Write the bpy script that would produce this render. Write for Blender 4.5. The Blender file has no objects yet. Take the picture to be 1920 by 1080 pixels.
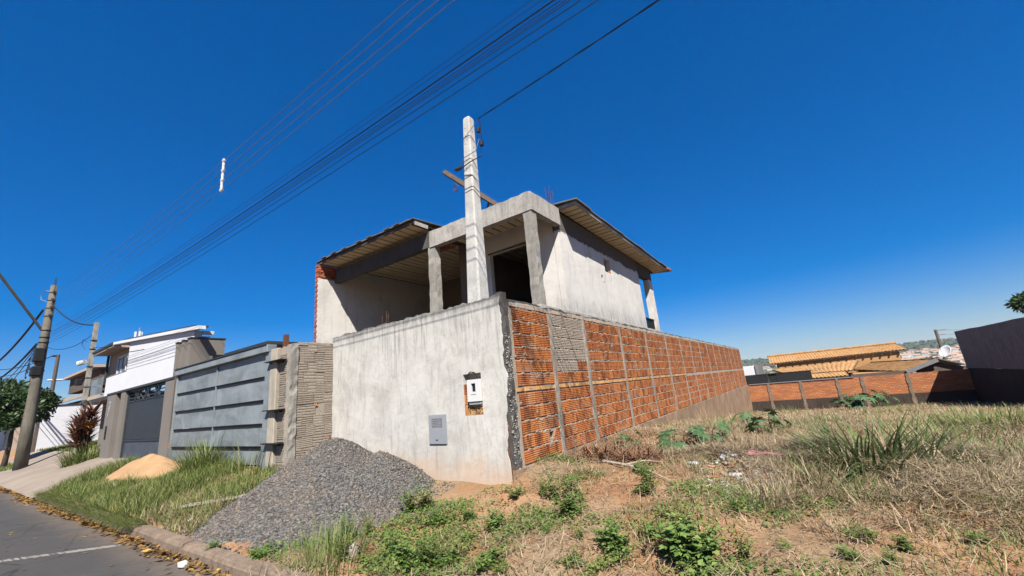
import bpy, bmesh, math, random
import numpy as np
from mathutils import Vector, Matrix

rnd = random.Random(7)
rng = np.random.default_rng(11)
scn = bpy.context.scene
col = scn.collection

# ------------------------------------------------------------------ camera
F_PX = 766.0
def _d(p):
    v = np.array([p[0]-960, -(p[1]-540), -F_PX]); return v/np.linalg.norm(v)
_z = _d((673, -2505)); _b = _d((1511, 683)); _b = _b-_z*_b.dot(_z); _b /= np.linalg.norm(_b)
RC = np.stack([np.cross(_b, _z), _b, _z])            # world = RC @ camera
cam_data = bpy.data.cameras.new('camera'); cam = bpy.data.objects.new('camera', cam_data); col.objects.link(cam)
cam_data.sensor_width = 36; cam_data.lens = 36*F_PX/1920
cam_data.clip_start = 0.05; cam_data.clip_end = 12000
cam.matrix_world = Matrix([list(RC[i])+[0] for i in range(3)]+[[0, 0, 0, 1]])
scn.camera = cam
def ray(px, py): return RC @ np.array([px-960, -(py-540), -F_PX])
def onX(px, py, X): r = ray(px, py); return r*(X/r[0])
def onY(px, py, Y): r = ray(px, py); return r*(Y/r[1])
def onZ(px, py, Z): r = ray(px, py); return r*(Z/r[2])

# ------------------------------------------------------------------ light
SUN = Vector((0.571, -0.645, 1.0)).normalized()
world = bpy.data.worlds.new('World'); scn.world = world; world.use_nodes = True
wn = world.node_tree.nodes; wl = world.node_tree.links
for n in list(wn): wn.remove(n)
sky = wn.new('ShaderNodeTexSky'); sky.sky_type = 'NISHITA'; sky.sun_disc = False
sky.sun_elevation = math.asin(SUN.z); sky.sun_rotation = math.atan2(SUN.x, SUN.y)
sky.altitude = 0; sky.air_density = 0.912; sky.dust_density = 0.94; sky.ozone_density = 8.0
hs = wn.new('ShaderNodeHueSaturation'); hs.inputs['Saturation'].default_value = 1.68; hs.inputs['Hue'].default_value = 0.514
gm = wn.new('ShaderNodeGamma'); gm.inputs[1].default_value = 0.731
bg = wn.new('ShaderNodeBackground'); bg.inputs['Strength'].default_value = 0.077
wo = wn.new('ShaderNodeOutputWorld')
wl.new(sky.outputs[0], gm.inputs[0]); wl.new(gm.outputs[0], hs.inputs['Color']); wl.new(hs.outputs[0], bg.inputs[0]); wl.new(bg.outputs[0], wo.inputs[0])
sd = bpy.data.lights.new('sun', 'SUN'); sd.energy = 4.9; sd.angle = math.radians(0.5); sd.color = (1.0, 0.95, 0.87)
so = bpy.data.objects.new('sun', sd); col.objects.link(so)
so.rotation_euler = SUN.to_track_quat('Z', 'Y').to_euler(); so.location = (20, -25, 40)
scn.view_settings.view_transform = 'Standard'; scn.view_settings.look = 'None'
scn.view_settings.gamma = 1.0; scn.view_settings.use_curve_mapping = False
scn.view_settings.exposure = 1.42

# ------------------------------------------------------------------ materials
class NT:
    def __init__(s, name):
        s.m = bpy.data.materials.new(name); s.m.use_nodes = True
        s.t = s.m.node_tree; s.n = s.t.nodes; s.l = s.t.links
        s.b = s.n['Principled BSDF']; s.out = s.n['Material Output']
        s.pos = None
    def geo(s, k='Position'):
        if s.pos is None: s.pos = s.n.new('ShaderNodeNewGeometry')
        return s.pos.outputs[k]
    def put(s, inp, v):
        if hasattr(v, 'is_output'): s.l.new(v, inp)
        elif isinstance(v, (tuple, list)):
            inp.default_value = (*v, 1.0) if len(v) == 3 and len(inp.default_value) == 4 else v
        else: inp.default_value = v
    def map(s, sc, vec=None):
        m = s.n.new('ShaderNodeMapping'); m.inputs['Scale'].default_value = sc
        s.l.new(vec or s.geo(), m.inputs['Vector']); return m.outputs[0]
    def noise(s, scale=5, detail=6, rough=0.6, vec=None, dist=0):
        n = s.n.new('ShaderNodeTexNoise'); n.inputs['Scale'].default_value = scale
        n.inputs['Detail'].default_value = detail; n.inputs['Roughness'].default_value = rough
        n.inputs['Distortion'].default_value = dist
        s.l.new(vec or s.geo(), n.inputs['Vector']); return n.outputs[0]
    def vor(s, scale=5, vec=None, feat='F1', out=0):
        n = s.n.new('ShaderNodeTexVoronoi'); n.feature = feat; n.inputs['Scale'].default_value = scale
        s.l.new(vec or s.geo(), n.inputs['Vector']); return n.outputs[out]
    def ramp(s, fac, stops, interp='LINEAR'):
        n = s.n.new('ShaderNodeValToRGB'); n.color_ramp.interpolation = interp
        e = n.color_ramp.elements
        while len(e) < len(stops): e.new(0.5)
        for k, (p, c) in enumerate(stops):
            e[k].position = p; e[k].color = (*c, 1) if isinstance(c, (tuple, list)) else (c, c, c, 1)
        s.l.new(fac, n.inputs[0]); return n.outputs[0]
    def mix(s, fac, a, b, blend='MIX'):
        n = s.n.new('ShaderNodeMix'); n.data_type = 'RGBA'; n.blend_type = blend
        s.put(n.inputs['Factor'], fac); s.put(n.inputs['A'], a); s.put(n.inputs['B'], b)
        return n.outputs['Result']
    def math(s, op, a, b=0.0, clamp=False):
        n = s.n.new('ShaderNodeMath'); n.operation = op; n.use_clamp = clamp
        s.put(n.inputs[0], a); s.put(n.inputs[1], b); return n.outputs[0]
    def sep(s, k):
        n = s.n.new('ShaderNodeSeparateXYZ'); s.l.new(s.geo(), n.inputs[0]); return n.outputs[k]
    def smooth(s, v, lo, hi):
        n = s.n.new('ShaderNodeMapRange'); n.interpolation_type = 'SMOOTHSTEP'
        s.put(n.inputs['Value'], v); n.inputs['From Min'].default_value = lo; n.inputs['From Max'].default_value = hi
        return n.outputs[0]
    def rand(s):
        o = s.n.new('ShaderNodeObjectInfo'); return o.outputs['Random']
    def island(s): return s.geo('Random Per Island')
    def fin(s, color, rough=0.85, bump=None, bstr=0.4, bdist=0.01, metal=0.0, spec=0.3, tone=0.80):
        if tone != 1.0: color = s.mix(1.0, color, (tone, tone, tone), 'MULTIPLY')
        s.put(s.b.inputs['Base Color'], color); s.put(s.b.inputs['Roughness'], rough)
        s.b.inputs['Metallic'].default_value = metal; s.b.inputs['Specular IOR Level'].default_value = spec
        if bump is not None:
            n = s.n.new('ShaderNodeBump'); n.inputs['Strength'].default_value = bstr; n.inputs['Distance'].default_value = bdist
            s.l.new(bump, n.inputs['Height']); s.l.new(n.outputs[0], s.b.inputs['Normal'])
        return s.m
def lerp(a, b, t): return tuple(a[i]+(b[i]-a[i])*t for i in range(3))
def sc(c, k): return tuple(x*k for x in c)

def simple(name, c, var=0.25, scale=6, rough=0.8, bscale=60, bstr=0.3, bdist=0.004, metal=0.0, spec=0.3, streak=0.0):
    t = NT(name); c = sc(c, 0.66)
    n = t.noise(scale, 6, 0.65)
    cc = t.ramp(n, [(0.3, sc(c, 1-var)), (0.7, sc(c, 1+var*0.6))])
    if streak:
        st = t.noise(4, 5, 0.6, t.map((2.2, 2.2, 0.25)))
        cc = t.mix(t.ramp(st, [(0.5, 0.0), (0.72, streak)]), cc, sc(c, 0.35))
    return t.fin(cc, rough, t.noise(bscale, 4, 0.6), bstr, bdist, metal, spec)

def concrete(name, c=(0.50, 0.475, 0.42), dark=0.5, bstr=0.6, pit=True, streaks=0.5):
    t = NT(name); c = sc(c, 0.58)
    cc = t.ramp(t.noise(2.3, 8, 0.7), [(0.3, sc(c, 0.72)), (0.55, c), (0.75, sc(c, 1.2))])
    cc = t.mix(t.ramp(t.noise(5, 6, 0.68, t.map((1.6, 1.6, 0.3)), dist=0.6), [(0.47, 0.0), (0.66, streaks)]), cc, sc(c, dark*0.6))
    cc = t.mix(t.ramp(t.noise(3.4, 9, 0.75, dist=1.5), [(0.54, 0.0), (0.60, 0.4*min(1, streaks*2)), (0.68, 0.1)]), cc, sc(c, 0.45))
    cc = t.mix(t.ramp(t.noise(38, 4, 0.7), [(0.35, 0.5), (0.55, 0.0)]), cc, sc(c, 0.5))
    h = t.noise(55, 6, 0.75)
    if pit: h = t.math('ADD', h, t.math('MULTIPLY', t.ramp(t.vor(30), [(0.0, 0.0), (0.35, 1.0)]), 0.7))
    return t.fin(cc, 0.92, h, bstr, 0.008, spec=0.15)

def plaster_front():
    t = NT('weathered_white_plaster')
    c = (0.46, 0.445, 0.41)
    cc = t.ramp(t.noise(1.6, 8, 0.68, dist=0.6), [(0.28, (0.345, 0.33, 0.30)), (0.5, c), (0.72, (0.53, 0.515, 0.48))])
    st = t.math('MULTIPLY', t.noise(3.2, 7, 0.66, t.map((2.0, 2.0, 0.34)), dist=1.2), t.math('ADD', 0.55, t.math('MULTIPLY', t.noise(1.1, 4, 0.6), 0.9)))
    cc = t.mix(t.ramp(st, [(0.50, 0.0), (0.62, 0.3), (0.78, 0.65)]), cc, (0.21, 0.205, 0.19))
    cc = t.mix(t.ramp(t.noise(5.5, 8, 0.72, dist=1.5), [(0.35, 0.35), (0.5, 0.0)]), cc, (0.30, 0.285, 0.26))
    z = t.sep('Z')
    dr = t.math('MULTIPLY', t.ramp(t.noise(7.0, 5, 0.6, t.map((1.6, 1.6, 0.10)), dist=0.3), [(0.50, 0.0), (0.66, 1.0)]), t.smooth(t.math('ADD', z, t.math('MULTIPLY', t.math('SUBTRACT', t.noise(3, 4, 0.6, t.map((1, 1, 0.2))), 0.5), 1.6)), 0.1, 1.5))
    cc = t.mix(t.math('MULTIPLY', dr, 0.62), cc, (0.13, 0.125, 0.115))
    dr2 = t.ramp(t.noise(4.5, 6, 0.62, t.map((1.8, 1.8, 0.09)), dist=0.5), [(0.60, 0.0), (0.72, 0.5)])
    cc = t.mix(dr2, cc, (0.19, 0.18, 0.165))
    cc = t.mix(t.ramp(t.noise(2.6, 9, 0.78, dist=2.5), [(0.56, 0.0), (0.60, 0.32), (0.66, 0.0)]), cc, (0.24, 0.23, 0.21))
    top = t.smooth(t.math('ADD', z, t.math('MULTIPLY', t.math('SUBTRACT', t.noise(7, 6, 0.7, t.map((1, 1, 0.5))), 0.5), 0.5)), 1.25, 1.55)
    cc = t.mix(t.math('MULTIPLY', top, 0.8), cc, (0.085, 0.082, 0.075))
    w = t.math('ADD', z, t.math('MULTIPLY', t.math('SUBTRACT', t.noise(2.2, 6, 0.7), 0.5), 1.1))
    base = t.math('SUBTRACT', 1.0, t.smooth(w, -1.3, -0.75))
    cc = t.mix(t.math('MULTIPLY', base, 0.7), cc, (0.44, 0.30, 0.20))
    cc = t.mix(t.ramp(t.noise(24, 5, 0.7), [(0.62, 0.0), (0.75, 0.35)]), cc, (0.18, 0.17, 0.16))
    h = t.math('ADD', t.noise(6, 8, 0.7), t.math('MULTIPLY', t.noise(60, 4, 0.6), 0.25))
    return t.fin(cc, 0.9, h, 0.3, 0.02, spec=0.15)

def plaster_house(name, bare_z=None, c=(0.52, 0.50, 0.465)):
    t = NT(name)
    cc = t.ramp(t.noise(0.9, 7, 0.65), [(0.3, sc(c, 0.82)), (0.5, c), (0.72, sc(c, 1.1))])
    st = t.noise(3, 6, 0.65, t.map((1.5, 1.5, 0.3)))
    cc = t.mix(t.ramp(st, [(0.55, 0.0), (0.75, 0.5)]), cc, sc(c, 0.5))
    z = t.sep('Z')
    wob = t.math('MULTIPLY', t.math('SUBTRACT', t.noise(3.0, 7, 0.75), 0.5), 0.9)
    low = t.math('SUBTRACT', 1.0, t.smooth(t.math('ADD', z, wob), 1.9, 2.75))
    lowm = t.math('MULTIPLY', low, t.ramp(t.noise(5, 6, 0.7, t.map((1.6, 1.6, 0.3))), [(0.35, 0.2), (0.62, 1.0)]))
    cc = t.mix(t.math('MULTIPLY', lowm, 0.75), cc, sc(c, 0.33))
    h = t.noise(9, 8, 0.7)
    if bare_z is not None:
        bz = t.math('ADD', z, t.math('MULTIPLY', t.math('SUBTRACT', t.noise(2.6, 8, 0.8), 0.5), 0.55))
        f = t.smooth(bz, bare_z, bare_z+0.03)
        bare = t.ramp(t.noise(14, 6, 0.75), [(0.3, (0.05, 0.045, 0.04)), (0.7, (0.15, 0.135, 0.12))])
        cc = t.mix(f, cc, bare)
        h = t.math('SUBTRACT', t.math('MULTIPLY', h, 0.4), t.math('MULTIPLY', f, 0.6))
    return t.fin(cc, 0.92, h, 0.4, 0.03, spec=0.15)

def brick_mat(name, island=False, smear=0.0, base=None, dim=1.0):
    t = NT(name)
    r = t.island() if island else t.rand()
    base = base or [(0.0, (0.25, 0.08, 0.026)), (0.3, (0.33, 0.115, 0.036)), (0.6, (0.37, 0.14, 0.045)), (0.85, (0.42, 0.175, 0.058)), (1.0, (0.30, 0.095, 0.034))]
    cc = t.ramp(r, base)
    cc = t.mix(t.ramp(t.noise(9, 6, 0.7), [(0.35, 0.55), (0.6, 0.0)]), cc, (0.22, 0.066, 0.024))
    # scorch bands from firing, upright and narrow
    vo = t.n.new('ShaderNodeVectorMath'); vo.operation = 'ADD'; t.l.new(t.geo(), vo.inputs[0]); cx_ = t.n.new('ShaderNodeCombineXYZ'); t.l.new(t.math('MULTIPLY', r, 91.0), cx_.inputs[0]); t.l.new(t.math('MULTIPLY', r, 57.0), cx_.inputs[1]); t.l.new(cx_.outputs[0], vo.inputs[1])
    b = t.noise(2.2, 3, 0.5, t.map((1.0, 3.0, 1.6), vo.outputs[0]))
    cc = t.mix(t.ramp(b, [(0.51, 0.0), (0.61, 0.62), (0.8, 0.88)]), cc, (0.07, 0.031, 0.02))
    cc = t.mix(t.ramp(t.noise(3.5, 8, 0.75), [(0.53, 0.0), (0.68, 0.7)]), cc, (0.27, 0.21, 0.16))
    if smear:
        f = t.ramp(t.noise(8, 7, 0.75), [(0.30, 0.0), (0.30+0.3*(1.15-smear), 1.0)])
        cc = t.mix(f, cc, t.ramp(t.noise(30, 5, 0.7), [(0.3, sc((0.21, 0.175, 0.138), dim)), (0.7, sc((0.36, 0.31, 0.25), dim))]))
    return t.fin(cc, 0.88, t.noise(80, 5, 0.7), 0.4 if not smear else 0.9, 0.004 if not smear else 0.012, spec=0.15, tone=0.95)

def leaf_mat(name, stops, trans=0.35, rough=0.55, rnd_obj=False):
    t = NT(name)
    c = t.ramp(t.island() if not rnd_obj else t.rand(), stops)
    c = t.mix(t.ramp(t.noise(2.2, 4, 0.6), [(0.35, 0.0), (0.7, 0.5)]), c, sc(stops[-1][1], 0.8))
    t.fin(c, rough, spec=0.3, tone=1.0)
    tr = t.n.new('ShaderNodeBsdfTranslucent'); t.l.new(c, tr.inputs[0])
    mx = t.n.new('ShaderNodeMixShader'); mx.inputs[0].default_value = trans
    t.l.new(t.b.outputs[0], mx.inputs[1]); t.l.new(tr.outputs[0], mx.inputs[2]); t.l.new(mx.outputs[0], t.out.inputs[0])
    return t.m

def soil_mat():
    t = NT('red_soil_with_thatch')
    cc = t.ramp(t.noise(1.3, 9, 0.7), [(0.3, (0.175, 0.088, 0.043)), (0.5, (0.27, 0.15, 0.078)), (0.7, (0.34, 0.22, 0.13))])
    th = t.ramp(t.noise(0.55, 7, 0.7), [(0.45, 0.0), (0.6, 0.75)])
    thc = t.ramp(t.noise(18, 6, 0.75), [(0.3, (0.10, 0.075, 0.045)), (0.7, (0.30, 0.24, 0.15))])
    cc = t.mix(th, cc, thc)
    far = t.smooth(t.sep('Y'), 60.0, 160.0)
    farc = t.ramp(t.noise(0.03, 6, 0.7), [(0.35, (0.035, 0.05, 0.022)), (0.6, (0.10, 0.10, 0.045)), (0.75, (0.24, 0.16, 0.09))])
    cc = t.mix(far, cc, farc)
    cc = t.mix(t.ramp(t.vor(26), [(0.05, 0.55), (0.16, 0.0)]), cc, (0.32, 0.25, 0.18))
    h = t.math('ADD', t.noise(5, 8, 0.7), t.math('MULTIPLY', t.noise(45, 5, 0.7), 0.5))
    return t.fin(cc, 0.95, h, 0.6, 0.04, spec=0.1)

def asphalt_mat():
    t = NT('worn_asphalt')
    cc = t.ramp(t.noise(0.7, 7, 0.7), [(0.3, (0.043, 0.040, 0.038)), (0.7, (0.066, 0.061, 0.057))])
    cc = t.mix(t.ramp(t.noise(160, 3, 0.7), [(0.4, 0.5), (0.62, 0.0)]), cc, (0.03, 0.03, 0.03))
    cc = t.mix(t.ramp(t.noise(210, 2, 0.6), [(0.62, 0.0), (0.72, 0.5)]), cc, (0.22, 0.21, 0.19))
    ck = t.vor(0.55, t.map((1, 1.6, 1)), 'DISTANCE_TO_EDGE'); cw = t.math('ADD', ck, t.math('MULTIPLY', t.math('SUBTRACT', t.noise(6, 5, 0.7), 0.5), 0.05))
    cc = t.mix(t.ramp(cw, [(0.0, 0.75), (0.012, 0.0)]), cc, (0.018, 0.017, 0.016))
    cc = t.mix(t.ramp(t.noise(0.9, 3, 0.5), [(0.58, 0.0), (0.61, 0.45)]), cc, (0.036, 0.034, 0.033))
    edge = t.smooth(t.math('ADD', t.sep('Y'), t.math('MULTIPLY', t.noise(2.5, 6, 0.7), 0.9)), 2.0, 2.65)
    cc = t.mix(t.math('MULTIPLY', edge, 0.55), cc, (0.17, 0.125, 0.09))
    return t.fin(cc, 0.85, t.noise(150, 4, 0.7), 0.5, 0.006, spec=0.3)

def gravel_mat():
    t = NT('crushed_stone')
    r = t.island()
    cc = t.ramp(r, [(0.0, (0.04, 0.04, 0.039)), (0.35, (0.078, 0.076, 0.073)), (0.7, (0.122, 0.117, 0.109)), (0.93, (0.175, 0.165, 0.15)), (1.0, (0.20, 0.14, 0.095))])
    cc = t.mix(t.ramp(t.noise(0.9, 6, 0.7), [(0.45, 0.0), (0.7, 0.55)]), cc, (0.17, 0.125, 0.09))
    return t.fin(cc, 0.92, t.noise(90, 3, 0.6), 0.4, 0.004, spec=0.15)

def steel_mat():
    t = NT('primed_steel_sheet')
    c = (0.19, 0.215, 0.225)
    cc = t.ramp(t.noise(1.3, 8, 0.7, t.map((0.7, 1, 1.2)), dist=0.8), [(0.3, sc(c, 0.62)), (0.5, c), (0.72, sc(c, 1.4))])
    cc = t.mix(t.ramp(t.noise(3.5, 6, 0.7, t.map((2, 1, 0.2))), [(0.52, 0.0), (0.72, 0.45)]), cc, (0.10, 0.112, 0.118))
    cc = t.mix(t.ramp(t.noise(14, 6, 0.75), [(0.62, 0.0), (0.72, 0.5)]), cc, (0.32, 0.33, 0.33))
    return t.fin(cc, 0.55, t.noise(3, 4, 0.5), 0.25, 0.03, metal=0.15, spec=0.4)

MT = {}
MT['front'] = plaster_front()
MT['house'] = plaster_house('old_white_render')
MT['side'] = plaster_house('white_render_bare_above', 4.36)
MT['inner'] = plaster_house('shade_darkened_render', None, (0.15, 0.122, 0.095))  # same render darkened, so the rooms' shade is in the colour
MT['conc'] = concrete('rough_concrete')
MT['beam'] = concrete('board_marked_concrete', (0.64, 0.61, 0.55), 0.5, 0.5)
MT['darkconc'] = concrete('stained_and_shaded_concrete', (0.16, 0.15, 0.14), 0.5, 0.9)  # dark concrete; also carries painted shade on the left front beam
MT['pole'] = concrete('whitewashed_concrete', (0.80, 0.785, 0.74), 0.8, 0.2, False, 0.14)
MT['upole'] = concrete('grey_pole_concrete', (0.235, 0.215, 0.17), 0.6, 0.3, False, 0.4)
MT['postc'] = concrete('post_concrete', (0.50, 0.435, 0.36), 0.5, 0.9)
MT['floor'] = simple('bounce_cut_floor', (0.16, 0.13, 0.10), 0.3, 3, 0.95)
MT['brick'] = brick_mat('fired_clay_block')
MT['brick_s'] = brick_mat('fired_clay_block_run', True)
MT['smear'] = brick_mat('mortar_smeared_block', False, 0.75)
MT['rough'] = brick_mat('mortar_dashed_block', False, 1.1, None, 0.72)
MT['pale'] = brick_mat('pale_yellow_clay', False, 0, [(0, (0.40, 0.23, 0.08)), (0.5, (0.48, 0.29, 0.12)), (1, (0.42, 0.25, 0.11))])
MT['cap'] = brick_mat('pale_broken_clay', False, 0.35, [(0, (0.34, 0.20, 0.125)), (1, (0.45, 0.30, 0.20))])
MT['solid'] = brick_mat('solid_red_brick', False, 0, [(0, (0.26, 0.06, 0.03)), (0.5, (0.36, 0.09, 0.045)), (1, (0.30, 0.10, 0.06))])
MT['mortar'] = concrete('grey_mortar', (0.56, 0.48, 0.39), 0.6, 0.9, True, 0.1)
MT['plinth'] = simple('soil_splashed_plinth', (0.36, 0.24, 0.15), 0.35, 1.5, 0.92, 30, 0.6, 0.02, streak=0.5)
MT['soil'] = soil_mat(); MT['asphalt'] = asphalt_mat(); MT['gravel'] = gravel_mat(); MT['steel'] = steel_mat()
MT['sand'] = simple('building_sand', (0.50, 0.31, 0.165), 0.2, 4, 0.95, 90, 0.5, 0.006, spec=0.1)
MT['kerb'] = concrete('kerb_concrete', (0.36, 0.27, 0.20), 0.6, 0.5)
MT['slab'] = simple('worn_pavement_concrete', (0.33, 0.27, 0.215), 0.25, 0.7, 0.9, 30, 0.4, 0.01)
MT['black'] = simple('black_paint', (0.015, 0.015, 0.016), 0.3, 8, 0.5)
MT['cable'] = simple('cable_sheath', (0.012, 0.012, 0.014), 0.2, 8, 0.6)
MT['alu'] = simple('weathered_aluminium', (0.22, 0.22, 0.23), 0.2, 8, 0.5, metal=0.3)
MT['white'] = simple('white_paint', (0.82, 0.83, 0.86), 0.05, 1.5, 0.75, 40, 0.1)
MT['plastic'] = simple('white_plastic', (0.82, 0.82, 0.80), 0.03, 3, 0.4, 40, 0.03)
MT['greybox'] = simple('grey_plastic', (0.36, 0.38, 0.41), 0.06, 3, 0.45, 40, 0.05)
MT['taupe'] = simple('taupe_paint', (0.235, 0.21, 0.185), 0.1, 1.2, 0.85, 60, 0.2)
MT['beige'] = simple('beige_paint', (0.52, 0.42, 0.34), 0.08, 1.2, 0.85, 60, 0.2)
MT['peach'] = simple('orange_paint', (0.56, 0.31, 0.13), 0.12, 1.0, 0.85, 60, 0.2)
MT['slate'] = simple('slate_gate_paint', (0.040, 0.048, 0.062), 0.2, 3, 0.5, 60, 0.1)
MT['slate2'] = simple('slate_gate_sheet', (0.075, 0.09, 0.12), 0.25, 3, 0.5, 60, 0.1)
MT['darkmetal'] = simple('dark_roof_metal', (0.05, 0.055, 0.06), 0.25, 3, 0.5, 60, 0.1)
MT['timber'] = simple('grey_timber', (0.15, 0.11, 0.085), 0.35, 9, 0.85, 80, 0.5)
MT['plank'] = simple('cream_ceiling_board', (0.92, 0.75, 0.49), 0.16, 3, 0.8, 50, 0.2)
MT['groove'] = simple('board_joint', (0.07, 0.05, 0.035), 0.2, 5, 0.9)
MT['fibre'] = simple('fibre_cement', (0.19, 0.18, 0.165), 0.4, 3, 0.92, 40, 0.6, 0.01)
MT['rust'] = simple('rusty_steel', (0.16, 0.065, 0.035), 0.35, 12, 0.9, 90, 0.6)
MT['glass'] = simple('tinted_glass', (0.23, 0.30, 0.36), 0.1, 2, 0.08, 50, 0.0)
MT['insul'] = simple('glazed_insulator', (0.07, 0.035, 0.03), 0.2, 8, 0.35)
MT['galv'] = simple('galvanised_steel', (0.34, 0.34, 0.34), 0.15, 6, 0.5, metal=0.4)
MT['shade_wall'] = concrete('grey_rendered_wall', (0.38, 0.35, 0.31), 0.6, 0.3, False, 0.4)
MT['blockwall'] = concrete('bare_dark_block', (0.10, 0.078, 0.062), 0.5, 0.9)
MT['blackpanel'] = simple('black_sheet_panel', (0.012, 0.013, 0.016), 0.25, 2, 0.7)
MT['bark'] = simple('bark', (0.13, 0.10, 0.075), 0.35, 9, 0.95, 40, 0.8, 0.02)
MT['mark'] = simple('white_worn_mark', (0.30, 0.285, 0.26), 0.3, 12, 0.9)
MT['ink'] = simple('brushed_brown_paint', (0.045, 0.025, 0.016), 0.3, 20, 0.8)
MT['cream'] = simple('cream_post', (0.50, 0.44, 0.35), 0.22, 4, 0.9, 50, 0.5, streak=0.4)
MT['litter'] = simple('white_litter', (0.72, 0.72, 0.72), 0.1, 6, 0.6)
MT['pinkish'] = simple('pink_plaster_bit', (0.55, 0.33, 0.28), 0.15, 8, 0.9)
MT['pink'] = simple('pink_litter', (0.62, 0.22, 0.27), 0.1, 6, 0.7)

# ------------------------------------------------------------------ mesh helpers
ORG = {}
def origin_of(p): return ORG.get(p.name, np.zeros(3)) if p is not None else np.zeros(3)
def tag(o, label=None, cat=None, group=None, kind=None):
    if label: o['label'] = label
    if cat: o['category'] = cat
    if group: o['group'] = group
    if kind: o['kind'] = kind
    return o
def thing(name, label, cat, loc=(0, 0, 0), group=None):
    o = bpy.data.objects.new(name, None); col.objects.link(o); o.location = loc
    o.empty_display_size = 0.2
    ORG[o.name] = np.array(loc, float); return tag(o, label, cat, group)
def link_mesh(name, me, mat, parent=None, base=None, smooth=False):
    o = bpy.data.objects.new(name, me); col.objects.link(o)
    if mat is not None and len(me.materials) == 0: me.materials.append(mat if not isinstance(mat, str) else MT[mat])
    if parent is not None: o.parent = parent; ORG[o.name] = origin_of(parent)
    elif base is not None: o.location = base; ORG[o.name] = np.array(base, float)
    if smooth: me.polygons.foreach_set('use_smooth', np.ones(len(me.polygons), bool))
    return o
def np_mesh(name, V, Fq):
    me = bpy.data.meshes.new(name); V = np.asarray(V, np.float32); Fq = np.asarray(Fq, np.int32)
    n, k = Fq.shape
    me.vertices.add(len(V)); me.vertices.foreach_set('co', V.ravel())
    me.loops.add(n*k); me.loops.foreach_set('vertex_index', Fq.ravel())
    me.polygons.add(n); me.polygons.foreach_set('loop_start', np.arange(0, n*k, k, dtype=np.int32))
    me.update(calc_edges=True); return me
class MB:
    def __init__(s): s.v = []; s.f = []
    def add(s, vs, fs):
        b = len(s.v); s.v += [tuple(float(c) for c in p) for p in vs]; s.f += [tuple(b+i for i in f) for f in fs]; return s
    def box(s, x0, x1, y0, y1, z0, z1):
        vs = [(x, y, z) for z in (z0, z1) for y in (y0, y1) for x in (x0, x1)]
        return s.add(vs, [(0, 2, 3, 1), (4, 5, 7, 6), (0, 1, 5, 4), (1, 3, 7, 5), (3, 2, 6, 7), (2, 0, 4, 6)])
    def obox(s, c, ax, ay, az, hx, hy, hz):
        c = np.array(c, float); ax, ay, az = [np.array(a, float) for a in (ax, ay, az)]
        vs = [c+ax*hx*i+ay*hy*j+az*hz*k for k in (-1, 1) for j in (-1, 1) for i in (-1, 1)]
        return s.add(vs, [(0, 2, 3, 1), (4, 5, 7, 6), (0, 1, 5, 4), (1, 3, 7, 5), (3, 2, 6, 7), (2, 0, 4, 6)])
    def bar(s, a, b, w, h, up=(0, 0, 1)):
        a = np.array(a, float); b = np.array(b, float); d = b-a; L = np.linalg.norm(d); d /= L
        u = np.array(up, float); x = np.cross(d, u); x /= np.linalg.norm(x); u = np.cross(x, d)
        return s.obox((a+b)/2, x, d, u, w/2, L/2, h/2)
    def tube(s, pts, r, n=6, cap=True):
        P = [np.array(p, float) for p in pts]; m = len(P)
        R = r if isinstance(r, (list, tuple, np.ndarray)) else [r]*m
        b = len(s.v); up = np.array([0.03, 0.07, 1.0])
        for i in range(m):
            d = P[min(i+1, m-1)]-P[max(i-1, 0)]; d /= (np.linalg.norm(d)+1e-9)
            if abs(d.dot(up)/np.linalg.norm(up)) > 0.97: u0 = np.array([1.0, 0, 0])
            else: u0 = up
            x = np.cross(d, u0); x /= np.linalg.norm(x); y = np.cross(d, x)
            for k in range(n):
                a = 2*math.pi*k/n; s.v.append(tuple(P[i]+R[i]*(math.cos(a)*x+math.sin(a)*y)))
        for i in range(m-1):
            for k in range(n):
                k2 = (k+1) % n; s.f.append((b+i*n+k, b+i*n+k2, b+(i+1)*n+k2, b+(i+1)*n+k))
        if cap:
            s.f.append(tuple(b+k for k in range(n))[::-1]); s.f.append(tuple(b+(m-1)*n+k for k in range(n)))
        return s
    def prism(s, poly, axis, a, b):
        n = len(poly)
        def pt(p, t):
            q = [p[0], p[1]]; q.insert(axis, t); return tuple(q)
        vs = [pt(p, a) for p in poly]+[pt(p, b) for p in poly]
        fs = [tuple(range(n)), tuple(range(2*n-1, n-1, -1))]+[(i, i+n, (i+1) % n+n, (i+1) % n) for i in range(n)]
        return s.add(vs, fs)
    def build(s, name, mat, parent=None, base=None, smooth=False, bevel=0, jit=0):
        off = origin_of(parent) if parent is not None else (np.array(base, float) if base is not None else np.zeros(3))
        me = bpy.data.meshes.new(name)
        me.from_pydata([tuple(np.array(p)-off) for p in s.v], [], s.f)
        bm = bmesh.new(); bm.from_mesh(me)
        if bevel: bmesh.ops.bevel(bm, geom=list(bm.edges), offset=bevel, segments=1, affect='EDGES', clamp_overlap=True)
        bmesh.ops.recalc_face_normals(bm, faces=bm.faces[:])
        if jit:
            for v in bm.verts: v.co += Vector((rnd.uniform(-jit, jit), rnd.uniform(-jit, jit), rnd.uniform(-jit, jit)))
        bm.to_mesh(me); bm.free(); me.update()
        return link_mesh(name, me, mat, parent, base, smooth)
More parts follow.
